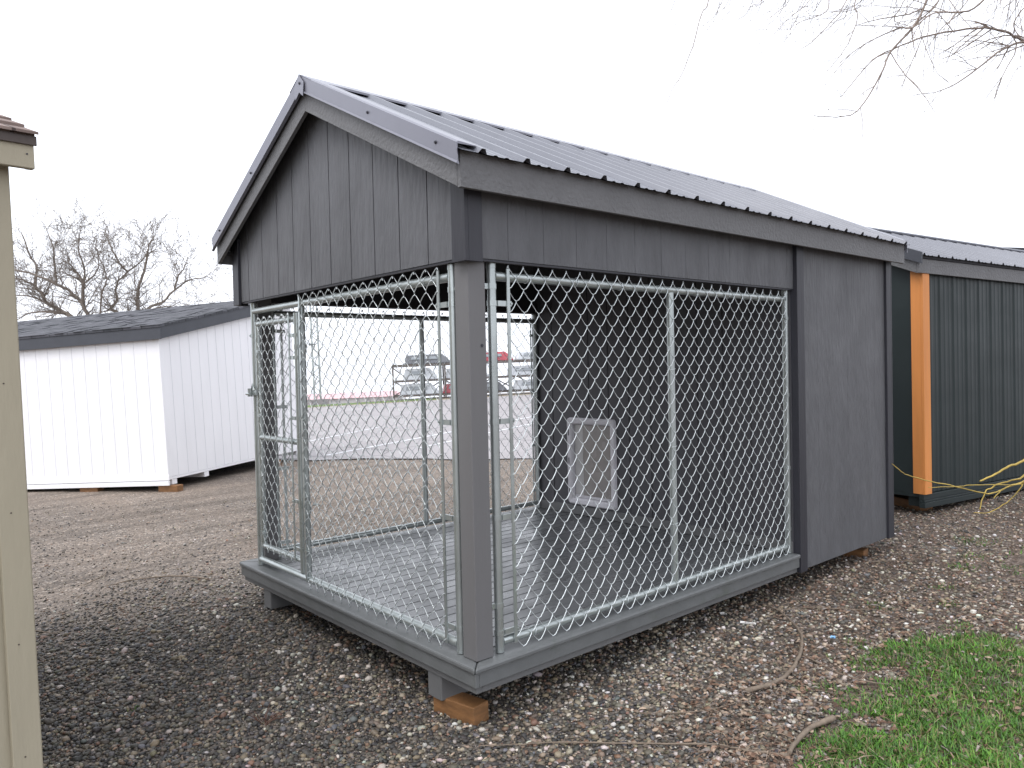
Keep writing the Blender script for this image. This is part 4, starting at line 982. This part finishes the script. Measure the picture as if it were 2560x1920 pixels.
def twig(uv, t0, t1, r0, r1, node=None, side=0, depth=0):
    n = len(uv); P = [pt(u, v, t0 + (t1 - t0) * k / (n - 1)) for k, (u, v) in enumerate(uv)]
    # smooth with catmull-like subdivision
    Q = []
    for k in range(n - 1):
        p0, p1, p2, p3 = P[max(k - 1, 0)], P[k], P[k + 1], P[min(k + 2, n - 1)]
        for s in (0, .25, .5, .75):
            Q.append(.5 * ((2 * p1) + (-p0 + p2) * s + (2 * p0 - 5 * p1 + 4 * p2 - p3) * s * s + (-p0 + 3 * p1 - 3 * p2 + p3) * s ** 3))
    Q.append(P[-1])
    for q in range(1, len(Q) - 1): Q[q] = Q[q] + Vector([rw.gauss(0, .0015) for _ in range(3)])
    if node is not None:
        a = nodesW[node]; b = Q[0]; Q = [a.lerp(b, s) + Vector((0, 0, .12 * math.sin(math.pi * s))) for s in (0, .25, .5, .75)] + Q
    m = len(Q); rs = [r0 + (r1 - r0) * k / (m - 1) for k in range(m)]
    rs = [q * (.78 if tw_thin else 1) for q in rs]; tw.tube([loc(q) for q in Q], rs, 5, False)
    for s in range(max(side, 0)):
        k = rw.randrange(2 if node is None else 5, m - 1); t = (Q[k + 1] - Q[k]).normalized() if k + 1 < m else Vector((0, 0, -1))
        ax = t.cross(F_).normalized() * rw.choice((-1, 1)); ln = rw.uniform(.10, .42)
        d = (t + ax * rw.uniform(.3, 1.0) + F_ * rw.uniform(-.5, .5)).normalized(); pp = [Q[k]]
        for j in range(5):
            d = (d + Vector((rw.gauss(0, .13), rw.gauss(0, .13), rw.gauss(0, .13) - .05))).normalized(); pp.append(pp[-1] + d * ln / 5)
        tw.tube([loc(q) for q in pp], [rs[k] * .6, rs[k] * .55, rs[k] * .5, rs[k] * .42, rs[k] * .35, rs[k] * .25], 4, False)
        if rw.random() < .6 and depth < 1:
            for _ in range(2):
                j = rw.randrange(1, 5); d2 = (d + Vector((rw.gauss(0, .6), rw.gauss(0, .6), rw.gauss(0, .5)))).normalized()
                tw.tube([loc(pp[j]), loc(pp[j] + d2 * ln * .25), loc(pp[j] + d2 * ln * .45 + Vector((0, 0, -.01)))], [rs[k] * .4, rs[k] * .35, rs[k] * .2], 3, False)
twig([(1790, -150), *zz([(395, 0), (355, 80), (300, 270), (240, 430), (185, 520), (130, 670)])], 3.6, 3.4, .0042, .0014, 3, 3)
twig([(2340, -110), *zz([(1650, 0), (1570, 160), (1440, 300), (1400, 400), (1330, 530), (1250, 640), (1170, 672), (1000, 665)])], 3.9, 3.7, .0095, .0022, 1, 12)
twig([(2800, 200), (2650, 120), *zz([(2212, 240), (2060, 305), (1900, 430), (1740, 520), (1570, 550)])], 4.3, 4.0, .013, .0018, 4, 14)
twig([(2650, 120), *zz([(2212, 235), (2100, 180), (1950, 160), (1800, 180), (1630, 215), (1490, 270), (1340, 345), (1180, 530), (1150, 562)])], 4.3, 3.9, .010, .002, None, 16)
twig([(2520, -90), *zz([(1980, 0), (1860, 70), (1690, 75), (1570, 160), (1480, 155), (1240, 145)])], 3.9, 3.8, .0085, .002, 1, 14)
twig([(2180, -120), *zz([(1240, 0), (1250, 100), (1200, 250), (1130, 350), (1070, 420)])], 3.6, 3.5, .0045, .0015, 2, 5)
twig([(2080, -120), *zz([(1090, 0), (1075, 60), (1030, 90), (910, 130), (890, 170), (840, 225)])], 3.6, 3.5, .004, .0012, 2, 5)
twig([(2150, -120), *zz([(1190, 0), (1100, 130), (1000, 230), (930, 280), (840, 295)])], 3.7, 3.5, .0042, .0012, 2, 6)
twig([(2050, -100), *zz([(980, 0), (860, 100), (750, 220)])], 3.7, 3.6, .0035, .0012, 2, 4)
twig([(1990, -100), *zz([(860, 0), (760, 90), (680, 175)])], 3.7, 3.6, .0035, .0012, 2, 4)
twig([(1960, -120), *zz([(700, 0), (650, 30), (630, 120)])], 3.8, 3.7, .0032, .001, 3, 3)
twig([(1940, -120), *zz([(720, 0), (590, 40)])], 3.8, 3.7, .0032, .001, 3, 2)
twig([(2550, -60), *zz([(2150, 0), (2100, 40), (2075, 105), (2010, 210)])], 4.2, 4.0, .005, .0015, 1, 6)
twig([(2640, 300), *zz([(2212, 380), (2100, 530), (2040, 600)])], 4.4, 4.2, .004, .0012, 4, 4)
twig([(2640, 80), *zz([(2212, 260), (2060, 320), (1950, 330), (1830, 358)])], 4.4, 4.1, .007, .0015, 4, 8)
twig([(2300, -120), *zz([(1520, 0), (1470, 90), (1480, 130), (1570, 160)])], 4.0, 3.9, .004, .002, 1, 5)
twig([(2360, -100), *zz([(1720, 0), (1620, 110), (1580, 155)])], 3.9, 3.9, .006, .004, 1, 8)
twig([(2460, -100), *zz([(1900, -20), (1780, 130), (1700, 230)])], 4.0, 3.9, .005, .0015, 1, 6)
twig([(2640, -60), *zz([(2200, 60), (2150, 150), (2212, 235)])], 4.4, 4.3, .006, .003, 0, 8)
for _ in range(14):
    u0 = rw.uniform(1700, 2150); u1 = u0 - rw.uniform(20, 110); v1 = rw.uniform(15, 95)
    twig([(u0, -80), ((u0 + u1) / 2 + rw.uniform(-15, 15), v1 * .4), (u1, v1)], 3.6, 3.9, .0030, .0010, 3 if u0 < 1900 else 2, 3)
for _ in range(26):
    u0 = rw.uniform(2150, 2600); u1 = u0 - rw.uniform(20, 160); v1 = rw.uniform(20, 190) if u0 > 2300 else rw.uniform(10, 110)
    twig([(u0, -80), ((u0 + u1) / 2 + rw.uniform(-20, 20), v1 * .4), (u1, v1)], 4.0, 4.3, .0035, .0010, 1 if u0 > 2300 else 2, 4)
tw.build('twigs', M['willow'], wroot)
# low drooping yellow branch of the willow reaching past the dark shed
def zy(pts): return zz(pts, .1718, (2180, 1100))
yw = MB(); tw_keep = tw; tw = yw; tw_thin = False
twig([(2800, 900), (2650, 1060), *zy([(2212, 290), (2000, 380), (1800, 490), (1570, 600)])], 4.6, 4.4, .009, .005, None, 1 if False else -1)
twig([(2700, 1120), *zy([(2400, 560), (2212, 600), (2100, 650), (1800, 655), (1430, 655), (1230, 680), (820, 690)])], 4.6, 4.2, .0045, .0018, None, 1 if False else -1)
twig([*zy([(2250, 610), (1950, 690), (1770, 775), (1570, 760), (1230, 680), (860, 605), (530, 520), (430, 460), (290, 345)])], 4.6, 4.0, .0048, .0022, None, 1 if False else -1)
twig([(2700, 1090), *zy([(2212, 520), (2150, 560), (1900, 620), (1750, 690), (1640, 760), (1570, 1010)])], 4.6, 4.4, .0065, .003, None, 1 if False else -1)
twig([(2700, 1130), *zy([(2212, 600), (2190, 650), (2100, 780), (1900, 950), (1700, 1050), (1480, 1060)])], 4.6, 4.5, .005, .002, None, 1 if False else -1)
twig([(2700, 1150), *zy([(2400, 600), (2150, 625), (1950, 690), (1770, 850)])], 4.6, 4.4, .006, .0025, None, 1 if False else -1)
twig([(3050, 300), (2950, 600), (2800, 900), (2700, 1100)], 5.2, 4.6, .02, .012, 4, 2)
tw = tw_keep
yw.build('drooping_branch', M['yellow'], wroot)

# ================================================================== gravel, litter, grass as scattered real pieces
ICO_V = []; phi = (1 + 5 ** .5) / 2
for a, b in ((-1, phi), (1, phi), (-1, -phi), (1, -phi)): ICO_V.append((a, b, 0))
for a, b in ((-1, phi), (1, phi), (-1, -phi), (1, -phi)): ICO_V.append((0, a, b))
for a, b in ((-1, phi), (1, phi), (-1, -phi), (1, -phi)): ICO_V.append((b, 0, a))
ICO_V = np.array(ICO_V) / math.sqrt(1 + phi * phi)
ICO_F = np.array([(0, 11, 5), (0, 5, 1), (0, 1, 7), (0, 7, 10), (0, 10, 11), (1, 5, 9), (5, 11, 4), (11, 10, 2), (10, 7, 6), (7, 1, 8), (3, 9, 4), (3, 4, 2), (3, 2, 6), (3, 6, 8), (3, 8, 9), (4, 9, 5), (2, 4, 11), (6, 2, 10), (8, 6, 7), (9, 8, 1)])
def np_mesh(name, V, F, col, m, smooth_=True, k=3):
    me = bpy.data.meshes.new(name); nv = len(V); nf = len(F)
    me.vertices.add(nv); me.vertices.foreach_set('co', V.astype(np.float32).ravel())
    me.loops.add(nf * k); me.loops.foreach_set('vertex_index', F.astype(np.int32).ravel())
    me.polygons.add(nf); me.polygons.foreach_set('loop_start', np.arange(0, nf * k, k, dtype=np.int32)); me.polygons.foreach_set('loop_total', np.full(nf, k, dtype=np.int32))
    me.polygons.foreach_set('use_smooth', np.full(nf, smooth_)); me.update(calc_edges=True)
    at = me.attributes.new('tint', 'FLOAT_COLOR', 'POINT'); at.data.foreach_set('color', np.concatenate([col, np.ones((nv, 1))], 1).astype(np.float32).ravel())
    me.materials.append(m); o = bpy.data.objects.new(name, me); COL.objects.link(o); return o
Cn = np.array(CP); Rn = np.array(R_); Un = np.array(U_); Fn = np.array(F_)
def scatter(n, tmax, margin=0.25, power=1.0):
    """random ground points in the wedge in front of the viewpoint, denser near it"""
    a = RNG.uniform(-0.72 - margin, 0.72 + margin, n); q = RNG.random(n)
    t = 1.6 * (tmax / 1.6) ** (q ** power)
    d = Fn[None, :2] / np.linalg.norm(Fn[:2]) + Rn[None, :2] / np.linalg.norm(Rn[:2]) * a[:, None]
    return Cn[None, :2] + d * t[:, None], t
def vnoise(x, y, s, seed=0):
    x = x * s + seed * 17.3; y = y * s + seed * 5.1
    xi = np.floor(x).astype(int); yi = np.floor(y).astype(int); fx = x - xi; fy = y - yi; fx = fx * fx * (3 - 2 * fx); fy = fy * fy * (3 - 2 * fy)
    h = lambda i, j: ((np.sin(i * 127.1 + j * 311.7 + seed) * 43758.5453) % 1)
    return (h(xi, yi) * (1 - fx) + h(xi + 1, yi) * fx) * (1 - fy) + (h(xi, yi + 1) * (1 - fx) + h(xi + 1, yi + 1) * fx) * fy
# the lawn's edge polygon on the ground
LAWN = np.array([(0.55, -1.15), (0.70, -0.95), (1.00, -0.93), (1.28, -0.93), (1.50, -0.88), (1.72, -0.78), (1.92, -0.70), (2.18, -0.62), (2.36, -0.70), (2.58, -0.90), (2.50, -1.15), (2.9, -1.3), (3.4, -1.4), (4.5, -2.2), (6.5, -4.5), (3, -7), (-1, -6), (-1, -3), (0.2, -1.8)])
def inside(P, poly):
    c = np.zeros(len(P), bool); n = len(poly); j = n - 1
    for i in range(n):
        xi, yi = poly[i]; xj, yj = poly[j]
        m = ((yi > P[:, 1]) != (yj > P[:, 1])) & (P[:, 0] < (xj - xi) * (P[:, 1] - yi) / (yj - yi + 1e-12) + xi); c ^= m; j = i
    return c
def lawnwarp(P): return P + (np.stack([vnoise(P[:, 0], P[:, 1], 6, 1), vnoise(P[:, 0], P[:, 1], 6, 2)], 1) - .5) * .34 + (np.stack([vnoise(P[:, 0], P[:, 1], 21, 5), vnoise(P[:, 0], P[:, 1], 21, 6)], 1) - .5) * .16
LAWN2 = np.array([(3.2, -0.95), (3.5, -0.80), (4.0, -0.72), (4.6, -0.75), (5.4, -1.1), (5.5, -1.9), (4.2, -1.7), (3.5, -1.35)])
# pebbles
P, t = scatter(235000, 9.5, .30, 1.0)
jx = vnoise(P[:, 0], P[:, 1], 2.5, 3); keep = np.ones(len(P), bool)
Pw = lawnwarp(P)
lawn = inside(Pw, LAWN); lawn2 = inside(Pw, LAWN2)
mulchf = np.clip((P[:, 0] * .42 - P[:, 1] + (vnoise(P[:, 0], P[:, 1], 2.2, 8) - .5) * 1.2 - .75) / .6, 0, 1)
sandf = np.clip((P[:, 1] + (vnoise(P[:, 0], P[:, 1], 1.3, 4) - .5) * 1.6 - 1.9) / 2.0, 0, 1) * (P[:, 0] < 7)
pr = RNG.random(len(P))
keep = (~(lawn & (pr > .30))) & (pr > mulchf * .38) & (pr > sandf * .80) & ~(lawn2 & (pr > .3))
# clear of the solid things standing on the ground
P = P[keep]; t = t[keep]; mulchf = mulchf[keep]; sandf = sandf[keep]; n = len(P)
size = np.clip(RNG.lognormal(math.log(.0066), .40, n), .003, .018) * (1 - .25 * sandf)
V = ICO_V[None] * (1 + RNG.normal(0, .10, (n, 12, 1)))
sc3 = np.stack([size * RNG.uniform(.9, 1.5, n), size * RNG.uniform(.75, 1.1, n), size * RNG.uniform(.5, .8, n)], 1)
V = V * sc3[:, None]
an = RNG.uniform(0, 6.283, n); ca, sa = np.cos(an), np.sin(an); tl = RNG.normal(0, .3, n)
V[:, :, 2] += V[:, :, 0] * np.tan(np.clip(tl, -.6, .6))[:, None] * .6
x, y = V[:, :, 0] * ca[:, None] - V[:, :, 1] * sa[:, None], V[:, :, 0] * sa[:, None] + V[:, :, 1] * ca[:, None]
V = np.stack([x + P[:, :1], y + P[:, 1:], V[:, :, 2] + (gh(P[:, 0], P[:, 1]) + sc3[:, 2] * .35 + RNG.random(n) * .004)[:, None]], 2)
pal = np.array([(.050, .048, .050), (.085, .080, .072), (.13, .118, .10), (.19, .165, .135), (.27, .225, .17), (.36, .31, .25), (.52, .49, .46), (.70, .68, .66), (.24, .15, .11), (.15, .155, .17)])
# darker stones to the left and close by, paler stones towards the right front
darkf = np.clip(.5 + (-P[:, 0] * .55 + .25 + (vnoise(P[:, 0], P[:, 1], 1.2, 9) - .5) * .9), 0, 1)
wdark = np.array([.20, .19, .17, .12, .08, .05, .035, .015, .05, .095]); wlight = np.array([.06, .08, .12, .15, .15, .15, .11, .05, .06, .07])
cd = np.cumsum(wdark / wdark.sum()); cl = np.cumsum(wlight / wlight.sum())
pick = RNG.random(n); ud = RNG.random(n) < darkf
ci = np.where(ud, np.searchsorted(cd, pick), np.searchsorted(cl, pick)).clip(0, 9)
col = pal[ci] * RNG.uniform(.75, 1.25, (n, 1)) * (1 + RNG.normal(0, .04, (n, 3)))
col = np.clip(col * (1 - np.array([.32, .34, .36]) * darkf[:, None]) * np.array([.99, .96, .91]), .01, .8)
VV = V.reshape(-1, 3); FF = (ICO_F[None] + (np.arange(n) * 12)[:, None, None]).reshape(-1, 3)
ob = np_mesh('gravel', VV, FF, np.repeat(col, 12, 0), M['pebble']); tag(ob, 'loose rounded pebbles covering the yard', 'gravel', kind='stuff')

# leaf and straw litter on the right
def strips(P, ln, wd, col, name, label, cat, m, lift=.004, curl=.3, seg=2, upright=0.0):
    n = len(P); an = RNG.uniform(0, 6.283, n); d = np.stack([np.cos(an), np.sin(an)], 1); s = np.stack([-d[:, 1], d[:, 0]], 1)
    z0 = gh(P[:, 0], P[:, 1]) + lift + RNG.random(n) * .008
    vs = []
    for k in range(seg + 1):
        q = k / seg; bend = np.sin(q * math.pi) * curl * ln
        off = s * (RNG.normal(0, .12, n) * ln * q)[:, None]
        c = P + d * ((q - .5) * ln)[:, None] + off; z = z0 + bend + q * RNG.uniform(0, 1, n) * ln * upright
        w_ = wd * (1 - .6 * abs(q - .5) * 2) / 2
        vs.append(np.stack([c[:, 0] - s[:, 0] * w_, c[:, 1] - s[:, 1] * w_, z - w_ * .3], 1)); vs.append(np.stack([c[:, 0] + s[:, 0] * w_, c[:, 1] + s[:, 1] * w_, z + w_ * .4], 1))
    V = np.stack(vs, 1); k2 = 2 * (seg + 1)
    f = np.array([(2 * k, 2 * k + 1, 2 * k + 3, 2 * k + 2) for k in range(seg)])
    F = (f[None] + (np.arange(n) * k2)[:, None, None]).reshape(-1, 4)
    o = np_mesh(name, V.reshape(-1, 3), F, np.repeat(col, k2, 0), m, False, 4); return tag(o, label, cat, kind='stuff')
P, t = scatter(135000, 9, .30, 1.0)
mf = np.clip((P[:, 0] * .42 - P[:, 1] + (vnoise(P[:, 0], P[:, 1], 2.2, 8) - .5) * 1.2 - .55) / .8, 0, 1)
la = inside(lawnwarp(P), LAWN)
k = (RNG.random(len(P)) < mf * .85 * (vnoise(P[:, 0], P[:, 1], 5, 12) * .9 + .35) + .012) & ~(la & (RNG.random(len(P)) < .55))
P = P[k]; n = len(P)
lp_ = np.array([(.10, .055, .035), (.17, .10, .065), (.26, .17, .12), (.36, .27, .20), (.07, .045, .03), (.22, .19, .17)])
col = lp_[RNG.integers(0, 6, n)] * RNG.uniform(.7, 1.2, (n, 1))
isneedle = RNG.random(n) < .45
strips(P, np.where(isneedle, RNG.uniform(.03, .10, n), RNG.uniform(.012, .032, n)), np.where(isneedle, RNG.uniform(.0012, .0025, n), RNG.uniform(.008, .018, n)), col, 'leaf_litter', 'brown dead leaves and straw on the gravel beside the grass', 'leaf litter', M['litter'], lift=.009, curl=.12, upright=.1)

# grass blades
def grass(P, hgt, name, label, cat, bright=1.0):
    n = len(P); an = RNG.uniform(0, 6.283, n); lean = RNG.uniform(.25, 1.25, n); d = np.stack([np.cos(an), np.sin(an)], 1); s = np.stack([-d[:, 1], d[:, 0]], 1)
    z0 = gh(P[:, 0], P[:, 1]) - .002; wd = RNG.uniform(.0012, .0028, n); vs = []
    for q, wq in ((0, 1), (.4, .95), (.75, .65), (1, .12)):
        c = P + d * (lean * hgt * q ** 1.8)[:, None]; z = z0 + hgt * (q - .28 * lean * q * q)
        w_ = wd * wq
        vs.append(np.stack([c[:, 0] - s[:, 0] * w_, c[:, 1] - s[:, 1] * w_, z], 1)); vs.append(np.stack([c[:, 0] + s[:, 0] * w_, c[:, 1] + s[:, 1] * w_, z], 1))
    V = np.stack(vs, 1); f = np.array([(0, 1, 3, 2), (2, 3, 5, 4), (4, 5, 7, 6)]); F = (f[None] + (np.arange(n) * 8)[:, None, None]).reshape(-1, 4)
    cl = vnoise(P[:, 0], P[:, 1], 7, 21)[:, None]
    gp = np.array([(.052, .150, .014), (.080, .215, .018), (.125, .27, .028), (.04, .11, .012), (.16, .15, .05), (.22, .17, .09)])
    pk = np.searchsorted(np.cumsum([.27, .25, .13, .17, .10, .08]), RNG.random(n)).clip(0, 5)
    col = gp[pk] * (.75 + .5 * cl) * RNG.uniform(.8, 1.2, (n, 1)) * bright
    o = np_mesh(name, V.reshape(-1, 3), F, np.repeat(col, 8, 0), M['grass'], True, 4); return tag(o, label, cat, kind='stuff')
P, t = scatter(520000, 8.5, .15, 1.0)
Pw = lawnwarp(P)
a = inside(Pw, LAWN); dens = np.clip(vnoise(P[:, 0], P[:, 1], 5, 31) * 1.1 + vnoise(P[:, 0], P[:, 1], 14, 35) * .9 - .02, .15, 1); dens2 = vnoise(P[:, 0], P[:, 1], 9, 33)
a = a & (RNG.random(len(P)) < dens)
b2 = inside(Pw, LAWN2) & (RNG.random(len(P)) < .5 * (dens2 > .45))
tufts = [(2.02, -.55, .07), (1.96, -.60, .04), (2.62, -.42, .07), (1.42, -.68, .06), (1.33, -.62, .04), (4.5, -.32, .16), (3.2, -.55, .07), (3.7, -.5, .1), (1.75, -.55, .03), (2.9, -.68, .08), (4.0, -.45, .1), (-.93, 1.35, .03)]
c2 = np.zeros(len(P), bool)
for x_, y_, r_ in tufts: c2 |= ((P[:, 0] - x_) ** 2 + (P[:, 1] - y_) ** 2 < r_ * r_ * RNG.uniform(.2, 1.3, len(P)))
sel = a | b2 | (c2 & (RNG.random(len(P)) < .75)); P = P[sel]; n = len(P)
hg = np.where(inside(P, LAWN), RNG.uniform(.014, .050, n), RNG.uniform(.010, .028, n)) * (.7 + .6 * vnoise(P[:, 0], P[:, 1], 6, 40))
grass(P, hg, 'grass', 'short bright green grass in the lower right corner', 'grass')
# soil showing under the lawn
so = MB(); lv = [tuple(p) for p in LAWN]
# dead leaves lying in the grass
P, t = scatter(2600, 6, .1, 1.0); P = P[inside(P, LAWN)]; n = len(P)
col = np.array([(.26, .18, .12), (.34, .26, .19), (.17, .10, .06), (.27, .23, .20)])[RNG.integers(0, 4, n)] * RNG.uniform(.7, 1.1, (n, 1))
strips(P, RNG.uniform(.014, .036, n), RNG.uniform(.007, .016, n), col, 'fallen_leaves', 'pale dead leaves scattered over the green grass', 'fallen leaves', M['litter'], lift=.018, curl=.2, seg=3, upright=.4)

# ---------------- fallen sticks
def stick(pts, r0, r1, label, m='stick', lift=.016):
    P = [Vector((x_, y_, float(gh(x_, y_)) + lift)) for x_, y_ in pts]; n = len(P); Q = []
    for k in range(n - 1):
        p0, p1, p2, p3 = P[max(k - 1, 0)], P[k], P[k + 1], P[min(k + 2, n - 1)]
        for s in (0, .2, .4, .6, .8): Q.append(.5 * ((2 * p1) + (-p0 + p2) * s + (2 * p0 - 5 * p1 + 4 * p2 - p3) * s * s + (-p0 + 3 * p1 - 3 * p2 + p3) * s ** 3) + Vector((rw.gauss(0, .0015), rw.gauss(0, .0015), rw.gauss(0, .001))))
    Q.append(P[-1]); mm = len(Q)
    o = MB().tube(Q, [.95 * (r0 + (r1 - r0) * k / (mm - 1)) * rw.uniform(.88, 1.12) for k in range(mm)], 7).build('fallen_stick', M[m])
    return tag(o, label, 'stick', 'fallen sticks on the gravel')
stick([(1.116, -.472), (1.295, -.516), (1.528, -.48), (1.818, -.368), (1.983, -.251), (2.15, -.058), (2.207, .061)], .013, .004, 'thick curved grey stick on the gravel right of the kennel', lift=.016)
stick([(.756, -.879), (.873, -.852), (.994, -.838), (1.143, -.863)], .009, .013, 'stout bent stick lying at the edge of the grass', lift=.02)
stick([(.638, -.66), (.677, -.766), (.751, -.882)], .004, .008, 'short stick joined to the stout stick at the grass edge', lift=.014)
stick([(-.029, -.014), (.10, -.12), (.229, -.223), (.447, -.467), (.626, -.652)], .002, .0045, 'long thin straight twig crossing the pale gravel in front')
stick([(-.494, 3.74), (-.284, 3.713), (-.06, 3.515), (.044, 3.175)], .004, .007, 'curved twig on the drive left of the gate')
stick([(-.588, 3.941), (-.421, 4.106), (-.37, 4.255)], .004, .005, 'small twig farthest out on the sandy drive')
stick([(-1.066, 2.992), (-1.02, 2.841), (-.974, 2.731)], .004, .003, 'short pale twig beside the beige shed corner')
stick([(1.683, -.447), (1.574, -.681), (1.568, -.821), (1.601, -.892)], .005, .003, 'thin curved twig running into the grass')
stick([(3.494, .099), (3.443, .004), (3.55, -.10), (3.66, -.23)], .005, .003, 'pale twig beside the rear timber block of the kennel')
stick([(2.155, -.033), (2.313, -.15), (2.397, -.286), (2.493, -.414)], .004, .003, 'thin straight twig right of the thick curved stick')
stick([(-.45, 1.55), (-.28, 1.58), (-.16, 1.40)], .002, .0015, 'fine pale twig left of the deck edge')
stick([(.62, -.28), (.80, -.44), (1.02, -.52)], .0035, .0025, 'small dark twig in the mulch left of the thick stick')
# ---------------- litter
def scrap(x_, y_, sx_, sy_, m, label, cat, ang=0.4):
    mb = MB(); n = 4; vs = []
    for a in range(n + 1):
        for b in range(n + 1): vs.append(((a / n - .5) * sx_, (b / n - .5) * sy_, .006 * math.sin(a * 1.7 + b) + .012))
    fs = [(a * (n + 1) + b, (a + 1) * (n + 1) + b, (a + 1) * (n + 1) + b + 1, a * (n + 1) + b + 1) for a in range(n) for b in range(n)]
    vs2 = vs + [(p[0], p[1], p[2] - .0015) for p in vs]; N_ = len(vs)
    fs2 = fs + [tuple(i_ + N_ for i_ in f[::-1]) for f in fs]
    o = mb.add(vs2, fs2).build('litter_scrap', M[m]); o.location = (x_, y_, float(gh(x_, y_))); o.rotation_euler = (0.15, 0.1, ang)
    return tag(o, label, cat)
scrap(1.993, -.442, .032, .024, 'blue', 'small pale blue plastic scrap on the gravel near the grass', 'litter')
scrap(1.917, .173, .040, .035, 'paper', 'white crumpled scrap in the shade under the deck edge', 'litter', .9)
scrap(1.885, -.01, .012, .085, 'paper', 'thin white splinter on the gravel below the deck', 'litter', .75)
scrap(1.19, -.665, .012, .05, 'paper', 'narrow white strip beside the green tuft', 'litter', 1.1)
# dead weed stalk at the front left
dw = MB(); wb = Vector((-.56, .80, float(gh(-.56, .80))))
for k in range(16):
    d = Vector((rw.gauss(0, .5), rw.gauss(0, .5), rw.uniform(.25, 1))).normalized(); p0 = Vector((rw.gauss(0, .01), rw.gauss(0, .01), 0)); ln = rw.uniform(.05, .13)
    dw.tube([p0, p0 + d * ln * .5, p0 + d * ln + Vector((rw.gauss(0, .01), rw.gauss(0, .01), -.01))], [.0022, .0018, .001], 4, False)
M['weed'] = mat('dead_weed_red_brown', (.13, .07, .05), .9, var=.3)
o = dw.build('dead_weed', M['weed']); o.location = wb; tag(o, 'small reddish brown dead weed standing in the dark gravel', 'weed')
